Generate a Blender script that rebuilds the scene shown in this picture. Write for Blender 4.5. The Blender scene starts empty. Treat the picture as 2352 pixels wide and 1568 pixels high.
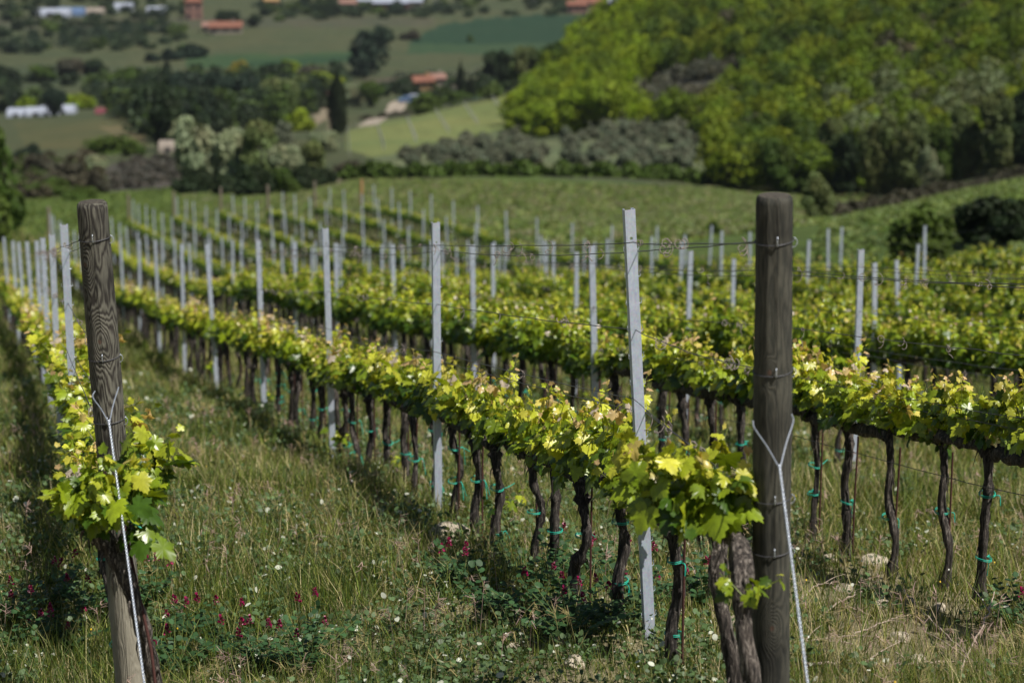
import bpy, math, random
import numpy as np
from mathutils import Matrix, Vector
R = math.radians
rng = np.random.default_rng(7)
random.seed(7)

# ------------------------------------------------------------------ camera, sky, sun, exposure
scene = bpy.context.scene
CAMZ = 2.0
PITCH = R(15.5)
FPX = 5550.0            # focal length in units of the 2352 px wide photograph
cam_d = bpy.data.cameras.new("camera")
cam_d.sensor_width = 36.0
cam_d.lens = 36.0 * FPX / 2352.0
cam_d.clip_start = 0.1
cam_d.clip_end = 20000.0
cam_d.dof.use_dof = True
cam_d.dof.focus_distance = 12.6
cam_d.dof.aperture_fstop = 2.4
cam_d.dof.aperture_blades = 9
cam = bpy.data.objects.new("camera", cam_d)
scene.collection.objects.link(cam)
cam.location = (0, 0, CAMZ)
cam.rotation_euler = (math.pi / 2 - PITCH, 0, 0)
scene.camera = cam

SUN = Vector((0.43, -0.30, 0.85)).normalized()      # from the scene towards the sun
elev = math.asin(SUN.z)
sun_d = bpy.data.lights.new("sun", 'SUN')
sun_d.energy = 5.0
sun_d.angle = R(0.53)
sun_d.color = (1.0, 0.955, 0.88)
sun = bpy.data.objects.new("sun", sun_d)
scene.collection.objects.link(sun)
sun.rotation_euler = SUN.to_track_quat('Z', 'Y').to_euler()
world = bpy.data.worlds.new("World")
scene.world = world
world.use_nodes = True
wn = world.node_tree.nodes
wl = world.node_tree.links
wn.clear()
sky = wn.new('ShaderNodeTexSky')
sky.sky_type = 'NISHITA'
sky.sun_disc = False
sky.sun_elevation = elev
sky.sun_rotation = math.atan2(SUN.x, SUN.y)
bg = wn.new('ShaderNodeBackground')
bg.inputs['Strength'].default_value = 0.05
wo = wn.new('ShaderNodeOutputWorld')
wl.new(sky.outputs[0], bg.inputs[0])
wl.new(bg.outputs[0], wo.inputs[0])
scene.view_settings.view_transform = 'Standard'
scene.view_settings.look = 'None'
scene.view_settings.exposure = 0.15
scene.view_settings.gamma = 1.0
scene.cycles.max_bounces = 6
scene.cycles.transparent_max_bounces = 8
scene.cycles.use_denoising = True

# ------------------------------------------------------------------ projection helpers (photo pixel + distance -> place)
CP, SP = math.cos(PITCH), math.sin(PITCH)
def PT(u, v, d):
    x = (np.asarray(u, float) - 1176) / FPX
    y = -(np.asarray(v, float) - 784) / FPX
    return np.stack([d * x, d * (CP + y * SP), d * (-SP + y * CP) + CAMZ], -1)
def proj(P):
    P = np.asarray(P, float)
    X, Y, Z = P[..., 0], P[..., 1], P[..., 2] - CAMZ
    d = Y * CP - Z * SP
    yy = Y * SP + Z * CP
    return 1176 + FPX * X / d, 784 - FPX * yy / d, d

ROWK = dict(A=16900., B=29770., C=43000., D=56000., E=69500., F=83000., G=96500., H=110000.)
def row_u(row, d):
    if row == 'L':
        return 20 + 2046. / d - 2.6 * max(0., d - 34.)
    return -50 + ROWK[row] / d
POST_H = 2.05
tops = [('A',11.3,482),('A',16.3,520),('A',21.4,532),('A',26.5,550),('A',31.5,555),('A',36.6,560),('A',41.6,556),('A',47,550),('A',105,487),
 ('L',16.5,517),('L',21.5,540),('L',26.5,550),('L',36.5,560),('L',41.5,557),('L',46.5,557),
 ('B',21.1,565),('B',26.1,565),('B',31.1,561),('B',36.1,559),('B',84,525),('B',87.5,519),('B',92.5,508),('B',97,495),
 ('C',21.2,575),('C',26.2,577),('C',31.2,577),('C',36.1,561),('D',27.2,604),('D',32.2,598),('E',33,597),('E',43,561),
 ('F',38.5,565),('F',43.6,552),('F',48.6,533),('G',44.2,533),('G',49.4,527),('G',54.2,527),('H',50.5,521),('H',55.3,523),
 ('H',65,519),('H',71,520),('H',76,518),('H',81,512),('H',86,497),('H',95,472),('H',100,460),('H',110,438),
 ('C',125,457),('D',125,449),('E',125,438),('F',125,436),('G',125,425),('H',125,421)]
ctrl = []
for r, d, v in tops:
    p = PT(row_u(r, d), v, d); p[2] -= POST_H
    ctrl.append(p)
for u, v, d in [(1495,1545,11.85),(310,1690,11.5),(100,1680,11.5),(600,1660,11.3),(300,1590,12.3),(1007,1205,16.85),(765,1085,21.95),(607,950,27.0),(1840,1250,16.3),(2035,1335,14.85),(2150,1345,14.05),(2265,1400,13.45),
    (1200,500,150),(1176,418,205),(1500,420,200),(850,440,180),(1600,520,110),(1750,480,160),
    (1640,430,225),(2000,440,215),(2352,378,205),(2600,340,200),
    (1900,545,72),(2100,480,95),(2352,412,110),(2600,380,110),(2500,560,55),(1850,500,120),(1950,470,160),
    (2352,180,260),(2352,0,330),(2600,-60,340),(2000,200,280),(2000,0,350),(1700,250,300),(1700,0,400),(1480,0,440),(1180,315,345),(1330,190,390),
    (1500,320,270),(1200,345,270),(900,370,240),(850,340,290),(1000,330,300),(1230,202,420),(800,300,380),(1000,255,400),
    (600,440,230),(300,440,230),(100,470,200),(420,440,215),(200,430,250),(60,500,140),(250,345,330),(100,340,360),(200,285,450),(400,300,420),(600,300,430),
    (770,302,410),(900,285,440),(850,205,600),(1100,215,560),(1250,150,650),(0,200,650),(500,200,650),(-200,250,600),
    (0,60,850),(600,60,850),(1400,60,850),(0,-10,1000),(600,-10,1000),(1200,-10,1000),(1400,-10,1000),(-300,60,850),(-300,400,300),(-300,500,120),(-300,700,60)]:
    ctrl.append(PT(u, v, d))
for x, y, z in [(0,0,0.0),(-6,1,0.1),(6,1,-.2),(0,-20,5),(-60,-20,4),(60,-20,2),(-60,30,-3),(-80,80,-14),(90,60,-12),(90,0,-2),(0,-200,30),(-300,-100,20),(300,-100,20),
    (-400,300,-75),(300,250,-25),(420,450,-20),(-700,700,-128),(0,1300,-131),(-500,1300,-131),(400,1200,-120),(300,800,-90),(150,700,-105),(600,800,-60),
    (0,2200,-131),(-1500,1500,-131),(1500,1500,-100),(-2200,0,-90),(2200,0,-60),(0,-1500,60),(1600,-1500,60),(-1600,-1500,60)]:
    ctrl.append(np.array([x, y, z], float))
ctrl = np.array(ctrl)
def warp(x, y):
    # compress distance so that near and far control points carry equal weight
    r = np.sqrt(x * x + y * y) + 1e-6
    rr = np.log1p(r / 12.0) * 30.
    return x / r * rr, y / r * rr
def _phi(r2):
    return np.where(r2 > 1e-12, r2 * np.log(r2 + 1e-12), 0.)
cx, cy = warp(ctrl[:, 0], ctrl[:, 1])
n = len(ctrl)
tgt = (ctrl[:, 2] + 0.2 * np.hypot(ctrl[:, 0], ctrl[:, 1]) ) / (np.hypot(ctrl[:, 0], ctrl[:, 1]) + 12.)
K = _phi((cx[:, None] - cx[None]) ** 2 + (cy[:, None] - cy[None]) ** 2) + np.eye(n) * 4.0
Pm = np.stack([np.ones(n), cx, cy], 1)
Am = np.block([[K, Pm], [Pm.T, np.zeros((3, 3))]])
sol = np.linalg.solve(Am, np.concatenate([tgt, np.zeros(3)]))
def ground(x, y):
    x = np.asarray(x, float); y = np.asarray(y, float)
    sh = np.broadcast(x, y).shape
    x = np.broadcast_to(x, sh).ravel(); y = np.broadcast_to(y, sh).ravel()
    out = np.empty(x.size)
    for i in range(0, x.size, 40000):
        xs, ys = x[i:i + 40000], y[i:i + 40000]
        wx, wy = warp(xs, ys)
        k = _phi((wx[:, None] - cx[None]) ** 2 + (wy[:, None] - cy[None]) ** 2)
        t = k @ sol[:n] + sol[n] + sol[n + 1] * wx + sol[n + 2] * wy
        r = np.hypot(xs, ys)
        out[i:i + 40000] = np.clip(t, -.6, 1.5) * (r + 12.) - .2 * r
    # small bumps of a rough field
    b = .03 * np.sin(x * 1.9 + np.sin(y * 1.3)) * np.sin(y * 2.3 + 1.1) + .02 * np.sin(x * 5.1 + y * 3.3) * np.sin(y * 4.7 - x)
    return (out + b * np.clip(1.2 - np.hypot(x, y) / 90., 0, 1)).reshape(sh)
def at_depth(u, d, h=0.):
    """Ground point below the place h metres up that stands in photo column u at camera depth d."""
    y = 0.
    for _ in range(12):
        X = d * (u - 1176) / FPX; Y = d * (CP + y * SP)
        y = ((float(ground(X, Y)) + h - CAMZ) / d + SP) / CP
    return np.array([X, Y, float(ground(X, Y))])
def hit(u, v, dmin=12., dmax=1500.):
    """First ground point behind pixel (u, v)."""
    ds = np.geomspace(dmin, dmax, 500)
    P = PT(u, v, ds[:, None] * np.ones(1)).reshape(-1, 3) if False else np.array([PT(u, v, d) for d in ds])
    below = P[:, 2] < ground(P[:, 0], P[:, 1])
    i = int(np.argmax(below)) if below.any() else len(ds) - 1
    d = ds[max(i, 1)]; d0 = ds[max(i - 1, 0)]
    for _ in range(12):
        m = .5 * (d + d0); p = PT(u, v, m)
        if p[2] < float(ground(p[0], p[1])): d = m
        else: d0 = m
    p = PT(u, v, d); p[2] = float(ground(p[0], p[1]))
    return p, d

# ------------------------------------------------------------------ object helpers
COL = scene.collection
ORD = "zeroth first second third fourth fifth sixth seventh eighth ninth tenth eleventh twelfth thirteenth fourteenth fifteenth sixteenth seventeenth eighteenth nineteenth twentieth".split()
def nth(k):
    return ORD[k] if k < len(ORD) else ("twenty-" + ORD[k - 20] if k < 30 else ("thirty-" + ORD[k - 30] if k > 30 else "thirtieth"))
def tag(o, label=None, cat=None, group=None, kind=None):
    if label: o['label'] = label
    if cat: o['category'] = cat
    if group: o['group'] = group
    if kind: o['kind'] = kind
    return o
def empty(name, loc, rz=0., label=None, cat=None, group=None):
    o = bpy.data.objects.new(name, None)
    o.empty_display_size = .1
    COL.objects.link(o); o.location = [float(c) for c in loc]; o.rotation_euler = (0, 0, rz)
    return tag(o, label, cat, group)
class MB:
    """Collects polygons and writes them as ONE mesh."""
    def __init__(s): s.v, s.idx, s.tot, s.col, s.mi, s.sm, s.n = [], [], [], [], [], [], 0
    def add(s, V, F, col=(1., 1., 1.), mi=0, smooth=False):
        V = np.asarray(V, float).reshape(-1, 3)
        if isinstance(F, np.ndarray) and F.ndim == 2:
            s.idx.append(F.ravel() + s.n); m = len(F); s.tot.append(np.full(m, F.shape[1]))
        else:
            m = len(F); s.tot.append(np.array([len(f) for f in F])); s.idx.append(np.concatenate([np.asarray(f) for f in F]) + s.n)
        c = np.asarray(col, float)
        s.col.append(np.broadcast_to(c, (m, 3)) if c.ndim == 1 else c)
        s.mi.append(np.full(m, mi)); s.sm.append(np.full(m, smooth))
        s.v.append(V); s.n += len(V)
    def mesh(s, name, mats):
        v = np.concatenate(s.v).astype(np.float32); idx = np.concatenate(s.idx).astype(np.int32); tot = np.concatenate(s.tot).astype(np.int32)
        me = bpy.data.meshes.new(name)
        me.vertices.add(len(v)); me.vertices.foreach_set('co', v.ravel())
        me.loops.add(len(idx)); me.loops.foreach_set('vertex_index', idx)
        me.polygons.add(len(tot))
        me.polygons.foreach_set('loop_start', np.concatenate([[0], np.cumsum(tot)[:-1]]).astype(np.int32))
        me.polygons.foreach_set('material_index', np.concatenate(s.mi).astype(np.int32))
        me.polygons.foreach_set('use_smooth', np.concatenate(s.sm).astype(bool))
        a = me.attributes.new('tint', 'FLOAT_COLOR', 'FACE')
        c = np.concatenate(s.col); c = np.concatenate([c, np.ones((len(c), 1))], 1).astype(np.float32)
        a.data.foreach_set('color', c.ravel())
        for m in (mats if isinstance(mats, (list, tuple)) else [mats]): me.materials.append(m)
        me.update(calc_edges=True)
        return me
    def build(s, name, mats, parent=None, loc=None, rz=0.):
        o = bpy.data.objects.new(name, s.mesh(name, mats))
        COL.objects.link(o)
        if parent is not None: o.parent = parent
        if loc is not None: o.location = [float(c) for c in loc]
        if rz: o.rotation_euler = (0, 0, rz)
        return o
def put(name, me, parent=None, loc=None, rz=0., scale=None):
    o = bpy.data.objects.new(name, me); COL.objects.link(o)
    if parent is not None: o.parent = parent
    if loc is not None: o.location = [float(c) for c in loc]
    o.rotation_euler = (0, 0, rz)
    if scale is not None: o.scale = scale
    return o
def copy_tree(o, parent=None):
    c = o.copy(); COL.objects.link(c)
    if parent is not None:
        c.parent = parent; c.matrix_parent_inverse = o.matrix_parent_inverse.copy()
    for ch in o.children:
        copy_tree(ch, c)
    return c
def tube(mb, pts, rad, nseg=6, col=(1, 1, 1), mi=0, bark=0., seed=0, cap=True, smooth=True):
    pts = np.asarray(pts, float); k = len(pts)
    rad = np.broadcast_to(np.asarray(rad, float), (k,))
    T = np.gradient(pts, axis=0); T /= np.linalg.norm(T, axis=1)[:, None] + 1e-9
    ref = np.array([0, 0, 1.]) if abs(T[:, 2]).mean() < .8 else np.array([1., 0, 0])
    U = np.cross(T, ref); U /= np.linalg.norm(U, axis=1)[:, None] + 1e-9
    W = np.cross(T, U)
    a = np.linspace(0, 2 * np.pi, nseg, endpoint=False)
    r = rad[:, None] * np.ones((k, nseg))
    if bark:
        g = np.random.default_rng(seed)
        base = g.normal(0, 1, nseg)
        for i in range(k):
            base = base * .82 + g.normal(0, .55, nseg)
            r[i] *= 1 + bark * base
    V = pts[:, None] + r[..., None] * (np.cos(a)[None, :, None] * U[:, None] + np.sin(a)[None, :, None] * W[:, None])
    V = V.reshape(-1, 3)
    i = np.arange(k - 1)[:, None] * nseg; j = np.arange(nseg)[None]; jn = (j + 1) % nseg
    F = np.stack([i + j, i + jn, i + nseg + jn, i + nseg + j], -1).reshape(-1, 4)
    mb.add(V, F, col, mi, smooth)
    if cap:
        mb.add(V[-nseg:], [list(range(nseg))], col, mi, False)
        mb.add(V[:nseg], [list(range(nseg))[::-1]], col, mi, False)
def spline(P, m):
    P = np.asarray(P, float); t = np.linspace(0, len(P) - 1, m)
    Q = np.concatenate([[2 * P[0] - P[1]], P, [2 * P[-1] - P[-2]]])
    i = np.minimum(t.astype(int), len(P) - 2); f = (t - i)[:, None]
    a, b, c, d = Q[i], Q[i + 1], Q[i + 2], Q[i + 3]
    return .5 * ((2 * b) + (-a + c) * f + (2 * a - 5 * b + 4 * c - d) * f ** 2 + (-a + 3 * b - 3 * c + d) * f ** 3)
def tile(mb, V, F, X, Y, Z, O, col, mi=0, smooth=False):
    """Many copies of one small shape: axes X, Y, Z (m,3, scaled), origins O, one colour each (or per face)."""
    m = len(O); nv = len(V)
    W = V[None, :, 0, None] * X[:, None] + V[None, :, 1, None] * Y[:, None] + V[None, :, 2, None] * Z[:, None] + O[:, None]
    FF = (F[None] + (np.arange(m) * nv)[:, None, None]).reshape(-1, F.shape[1])
    mb.add(W.reshape(-1, 3), FF, np.repeat(col, len(F), axis=0), mi, smooth)
def unit(a): return a / (np.linalg.norm(a, axis=-1, keepdims=True) + 1e-9)
def frames(tip, nrm):
    Y = unit(tip); Z = unit(nrm - (nrm * Y).sum(-1, keepdims=True) * Y); X = np.cross(Y, Z)
    return X, Y, Z

# ------------------------------------------------------------------ materials
def newmat(name):
    m = bpy.data.materials.new(name); m.use_nodes = True
    nt = m.node_tree; nt.nodes.clear()
    return m, nt.nodes, nt.links
def nd(N, t, **kw):
    n = N.new(t)
    for k, v in kw.items():
        if k in n.inputs: n.inputs[k].default_value = v
        else: setattr(n, k, v)
    return n
def mixc(N, L, fac, a, b, mode='MIX'):
    m = N.new('ShaderNodeMix'); m.data_type = 'RGBA'; m.blend_type = mode
    for s, x in ((m.inputs[0], fac), (m.inputs[6], a), (m.inputs[7], b)):
        if isinstance(x, bpy.types.NodeSocket): L.new(x, s)
        elif isinstance(x, (tuple, list)): s.default_value = (*x, 1)
        else: s.default_value = x
    return m.outputs[2]
def ramp(N, L, src, stops):
    r = N.new('ShaderNodeValToRGB'); L.new(src, r.inputs[0])
    e = r.color_ramp.elements
    while len(e) < len(stops): e.new(.5)
    for el, (p, c) in zip(e, stops):
        el.position = p; el.color = (*c, 1) if isinstance(c, (tuple, list)) else (c, c, c, 1)
    return r.outputs[0]
def coords(N, L, scale=(1, 1, 1), kind='Object'):
    t = N.new('ShaderNodeTexCoord'); m = N.new('ShaderNodeMapping'); m.inputs['Scale'].default_value = scale
    L.new(t.outputs[kind], m.inputs[0]); return m.outputs[0]
def noise(N, L, vec, scale, detail=4, rough=.6, dist=0.):
    n = nd(N, 'ShaderNodeTexNoise', Scale=scale, Detail=detail, Roughness=rough, Distortion=dist)
    if vec is not None: L.new(vec, n.inputs['Vector'])
    return n.outputs[0]
def bump(N, L, h, strength=.5, dist=.01):
    b = nd(N, 'ShaderNodeBump', Strength=strength, Distance=dist); L.new(h, b.inputs['Height']); return b.outputs[0]
def out(N, L, sh):
    o = N.new('ShaderNodeOutputMaterial'); L.new(sh, o.inputs[0])
def leaf_mat(name, mult=(1, 1, 1), trans=.4, rough=.45, spec=.4, var=.25, transc=(1.25, 1.15, .55), nscale=14.):
    m, N, L = newmat(name)
    at = nd(N, 'ShaderNodeAttribute', attribute_name='tint')
    oi = N.new('ShaderNodeObjectInfo')
    c = mixc(N, L, 1., at.outputs[0], mult, 'MULTIPLY')
    v = nd(N, 'ShaderNodeMapRange'); v.inputs[3].default_value = 1 - var; v.inputs[4].default_value = 1 + var
    L.new(oi.outputs['Random'], v.inputs[0])
    hs = nd(N, 'ShaderNodeHueSaturation'); L.new(v.outputs[0], hs.inputs['Value']); L.new(c, hs.inputs['Color'])
    nz = noise(N, L, coords(N, L, (1, 1, 1)), nscale, 2)
    c2 = mixc(N, L, 1., hs.outputs[0], ramp(N, L, nz, [(.3, .8), (.7, 1.18)]), 'MULTIPLY')
    p = nd(N, 'ShaderNodeBsdfPrincipled', Roughness=rough); p.inputs['Specular IOR Level'].default_value = spec
    L.new(c2, p.inputs['Base Color'])
    t = N.new('ShaderNodeBsdfTranslucent')
    L.new(mixc(N, L, 1., c2, transc, 'MULTIPLY'), t.inputs[0])
    mx = N.new('ShaderNodeMixShader'); mx.inputs[0].default_value = trans
    L.new(p.outputs[0], mx.inputs[1]); L.new(t.outputs[0], mx.inputs[2]); out(N, L, mx.outputs[0])
    return m
def plain_mat(name, col, rough=.8, metal=0., nscale=20, amt=.25, bmp=0., stretch=(1, 1, 1), spec=.4):
    m, N, L = newmat(name)
    nz = noise(N, L, coords(N, L, stretch), nscale, 5)
    c = mixc(N, L, 1., col, ramp(N, L, nz, [(.25, 1 - amt), (.75, 1 + amt)]), 'MULTIPLY')
    p = nd(N, 'ShaderNodeBsdfPrincipled', Roughness=rough, Metallic=metal); p.inputs['Specular IOR Level'].default_value = spec
    L.new(c, p.inputs['Base Color'])
    if bmp: L.new(bump(N, L, nz, bmp, .01), p.inputs['Normal'])
    out(N, L, p.outputs[0]); return m

M_vine = leaf_mat('vine_leaf', trans=.36, rough=.33, spec=.6, var=.12, nscale=30.)
M_grass = leaf_mat('grass_blade', trans=.35, rough=.55, spec=.25, var=0., nscale=4.)
M_weed = leaf_mat('weed_leaf', trans=.2, rough=.5, spec=.35, var=.1, transc=(1.1, 1.1, .7), nscale=20.)
M_tree = leaf_mat('tree_leaf', trans=.25, rough=.6, spec=.2, var=.12, nscale=.6)
M_twood = plain_mat('tree_bark', (.09, .075, .055), .9, nscale=6)
M_petal = leaf_mat('petal', trans=.3, rough=.5, spec=.3, var=.1, transc=(1, 1, 1), nscale=40.)

def bark_mat(name='vine_bark', k=1.):
    m, N, L = newmat(name)
    v = coords(N, L, (1, 1, .16))
    n1 = noise(N, L, v, 70, 6, .75, .6); n2 = noise(N, L, coords(N, L, (1, 1, .4)), 14, 3)
    c = ramp(N, L, n1, [(.38, (.007, .006, .005)), (.52, (.050, .040, .034)), (.66, (.27, .235, .20))])
    c = mixc(N, L, 1., c, ramp(N, L, n2, [(.3, .6 * k), (.7, 1.25 * k)]), 'MULTIPLY')
    p = nd(N, 'ShaderNodeBsdfPrincipled', Roughness=.9); L.new(c, p.inputs['Base Color'])
    L.new(bump(N, L, n1, 1., .012), p.inputs['Normal']); out(N, L, p.outputs[0]); return m
M_bark = bark_mat()
M_bark_lit_grey = bark_mat('lit_grey_vine_bark', 1.7)  # vine bark lightened so the head vine trunks look sunlit
def steel_mat():
    m, N, L = newmat('galvanised_steel')
    nz = noise(N, L, coords(N, L, (1, 1, .5)), 45, 5, .65)
    vo = nd(N, 'ShaderNodeTexVoronoi', Scale=120.); L.new(coords(N, L), vo.inputs['Vector'])
    c = ramp(N, L, nz, [(.3, (.46, .51, .62)), (.7, (.64, .70, .82))])
    c = mixc(N, L, .18, c, vo.outputs['Color'], 'SOFT_LIGHT')
    low = noise(N, L, coords(N, L, (1, 1, .25)), 7, 4)
    c = mixc(N, L, ramp(N, L, low, [(.58, 0.), (.72, .5)]), c, (.55, .56, .55))
    p = nd(N, 'ShaderNodeBsdfPrincipled', Roughness=.48, Metallic=.35); L.new(c, p.inputs['Base Color'])
    L.new(bump(N, L, nz, .12, .003), p.inputs['Normal']); out(N, L, p.outputs[0]); return m
M_steel = steel_mat()
def post_wood(name, dark, light, ends, knots, dist, contrast, lowpale=False):
    """Round pine post: cathedral grain bent round knots, drying cracks; object space, z up the post."""
    m, N, L = newmat(name)
    tc = N.new('ShaderNodeTexCoord')
    sep = N.new('ShaderNodeSeparateXYZ'); L.new(tc.outputs['Object'], sep.inputs[0])
    def mt(op, a, b=None, c=None):
        n = N.new('ShaderNodeMath'); n.operation = op
        for i, x in enumerate((a, b, c)):
            if x is None: continue
            if isinstance(x, bpy.types.NodeSocket): L.new(x, n.inputs[i])
            else: n.inputs[i].default_value = x
        return n.outputs[0]
    # distance from the pith, warped slowly along the post -> growth rings cut by the surface
    sl = noise(N, L, coords(N, L, (1, 1, .22)), 9., 2, .5)
    sm = noise(N, L, coords(N, L, (1, 1, .16)), 38., 2, .5)
    x = sep.outputs[0]; z = sep.outputs[2]; y = sep.outputs[1]
    val = mt('ADD', mt('MULTIPLY', sl, 15. * dist), mt('MULTIPLY', sm, 3.0))
    val = mt('ADD', val, mt('MULTIPLY', x, 46.))
    for (kx, kz, kr) in knots:
        dx = mt('SUBTRACT', x, kx); dz = mt('MULTIPLY', mt('SUBTRACT', z, kz), .42)
        r2 = mt('ADD', mt('MULTIPLY', dx, dx), mt('MULTIPLY', dz, dz))
        g = mt('POWER', 2.718, mt('MULTIPLY', r2, -1. / (kr * kr)))
        val = mt('ADD', val, mt('MULTIPLY', g, 9.))
    w = mt('SINE', mt('MULTIPLY', val, 6.283 * .8))
    fine = noise(N, L, coords(N, L, (1, 1, .05)), 260., 3)
    h = mt('ADD', mt('MULTIPLY', w, .10 + .30 * dist), mt('MULTIPLY', fine, .75))
    c = ramp(N, L, h, [(.0, dark), (contrast, tuple(.5 * (a + b) for a, b in zip(dark, light))), (.75, light)])
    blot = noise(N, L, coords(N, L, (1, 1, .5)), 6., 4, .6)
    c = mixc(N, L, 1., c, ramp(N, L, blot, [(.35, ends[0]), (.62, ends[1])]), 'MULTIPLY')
    for (kx, kz, kr) in knots:
        dx = mt('SUBTRACT', x, kx); dz = mt('MULTIPLY', mt('SUBTRACT', z, kz), .8)
        r2 = mt('ADD', mt('MULTIPLY', dx, dx), mt('MULTIPLY', dz, dz))
        k = mt('LESS_THAN', mt('ADD', r2, mt('MULTIPLY', fine, .00004)), .00010)
        front = mt('LESS_THAN', y, 0.)
        c = mixc(N, L, mt('MULTIPLY', mt('MULTIPLY', k, front), .8), c, (.10, .055, .035))
    if lowpale:  # pale weathered foot, lightened further in place of sunlight the leaves block
        mr = nd(N, 'ShaderNodeMapRange'); L.new(mt('ADD', z, mt('MULTIPLY', sl, .25)), mr.inputs[0]); mr.inputs[1].default_value = .72; mr.inputs[2].default_value = .95; mr.inputs[3].default_value = .9; mr.inputs[4].default_value = 0.
        c = mixc(N, L, mr.outputs[0], c, mixc(N, L, .35, (.46, .42, .33), c))
    # drying cracks
    wv = noise(N, L, coords(N, L, (1, 1, .09)), 4., 2)
    ck = mt('ABSOLUTE', mt('SUBTRACT', mt('ADD', x, mt('MULTIPLY', wv, .03)), .018))
    c = mixc(N, L, mt('MULTIPLY', mt('LESS_THAN', ck, .0014), .85), c, (.012, .01, .008))
    ck2 = mt('ABSOLUTE', mt('SUBTRACT', mt('ADD', x, mt('MULTIPLY', wv, -.04)), -.052))
    c = mixc(N, L, mt('MULTIPLY', mt('LESS_THAN', ck2, .0009), .7), c, (.015, .012, .01))
    p = nd(N, 'ShaderNodeBsdfPrincipled', Roughness=.85); L.new(c, p.inputs['Base Color'])
    L.new(bump(N, L, h, .5, .004), p.inputs['Normal']); out(N, L, p.outputs[0]); return m
M_postL = post_wood('grained_pine', (.028, .023, .018), (.15, .142, .112), (.5, 1.3), [(-.003, 1.92, .05), (-.045, 2.28, .035), (-.03, 1.29, .03)], 1., .35, True)
M_postR = post_wood('treated_pine', (.026, .028, .022), (.098, .092, .070), (.30, 1.15), [(-.002, .58, .035), (-.02, 1.64, .02)], .45, .3)  # strong dark blotches put dappled shade into the wood colour
M_endgrain = plain_mat('end_grain', (.062, .054, .042), .95, nscale=60, amt=.5, bmp=.5)
M_farpost = plain_mat('weathered_stake', (.22, .18, .14), .9, nscale=20)
M_farorange = plain_mat('fresh_pine', (.5, .26, .12), .8, nscale=20)
M_wire = plain_mat('wire', (.10, .10, .11), .55, metal=.5, nscale=60)
M_guy = plain_mat('bright_wire', (.52, .56, .62), .35, metal=.6, nscale=90)
M_rust = plain_mat('rusty_rebar', (.075, .028, .022), .85, nscale=200, amt=.5, bmp=.4)
M_tie = plain_mat('green_tie', (.02, .42, .30), .45, nscale=50, amt=.15)
M_tendril = plain_mat('dry_tendril', (.24, .20, .18), .8, nscale=60, amt=.5)
M_twig = plain_mat('dead_cane', (.38, .30, .24), .85, nscale=60, amt=.4, bmp=.3, stretch=(1, 1, .3))
M_stone = plain_mat('pale_stone', (.44, .38, .29), .9, nscale=30, amt=.3, bmp=.6)
def ground_mat():
    m, N, L = newmat('field_ground')
    at = nd(N, 'ShaderNodeAttribute', attribute_name='zone')
    v = coords(N, L)
    a = noise(N, L, v, .35, 6, .65); b = noise(N, L, v, 4., 6, .7); c0 = noise(N, L, v, 55., 5, .7); f = noise(N, L, v, .05, 4, .6)
    c = mixc(N, L, 1., at.outputs[0], ramp(N, L, a, [(.3, .74), (.7, 1.26)]), 'MULTIPLY')
    c = mixc(N, L, 1., c, ramp(N, L, b, [(.3, .7), (.7, 1.3)]), 'MULTIPLY')
    c = mixc(N, L, 1., c, ramp(N, L, c0, [(.3, .75), (.7, 1.25)]), 'MULTIPLY')
    c = mixc(N, L, 1., c, ramp(N, L, f, [(.35, (.86, .95, .9)), (.65, (1.14, 1.05, 1.0))]), 'MULTIPLY')
    p = nd(N, 'ShaderNodeBsdfPrincipled', Roughness=.95); p.inputs['Specular IOR Level'].default_value = .15
    L.new(c, p.inputs['Base Color']); L.new(bump(N, L, c0, .8, .02), p.inputs['Normal']); out(N, L, p.outputs[0]); return m
M_ground = ground_mat()

# ------------------------------------------------------------------ ground: one sheet to the horizon
def inpoly(u, v, poly):
    ins = np.zeros(u.shape, bool); k = len(poly)
    for i in range(k):
        x1, y1 = poly[i]; x2, y2 = poly[(i + 1) % k]
        if y1 == y2: continue
        c = (v > min(y1, y2)) & (v <= max(y1, y2)) & (u < (v - y1) * (x2 - x1) / (y2 - y1) + x1)
        ins ^= c
    return ins
WOOD = [(1640,432),(1760,445),(2000,448),(2120,430),(2352,378),(2800,300),(2800,-120),(1440,-120),(1440,10),(1330,110),(1200,255),(1165,300),(1300,312),(1420,275),(1480,300),(1620,300)]
GREY = [(1400,255),(1480,190),(1620,150),(1710,160),(1690,220),(1600,262),(1500,285),(1420,275)]
OLIVE = [(860,360),(1165,300),(1420,270),(1640,250),(1640,412),(1200,392),(860,385)]
FARVINE = [(795,345),(800,300),(1235,200),(1200,262),(1168,300),(1000,330),(860,362)]
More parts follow.
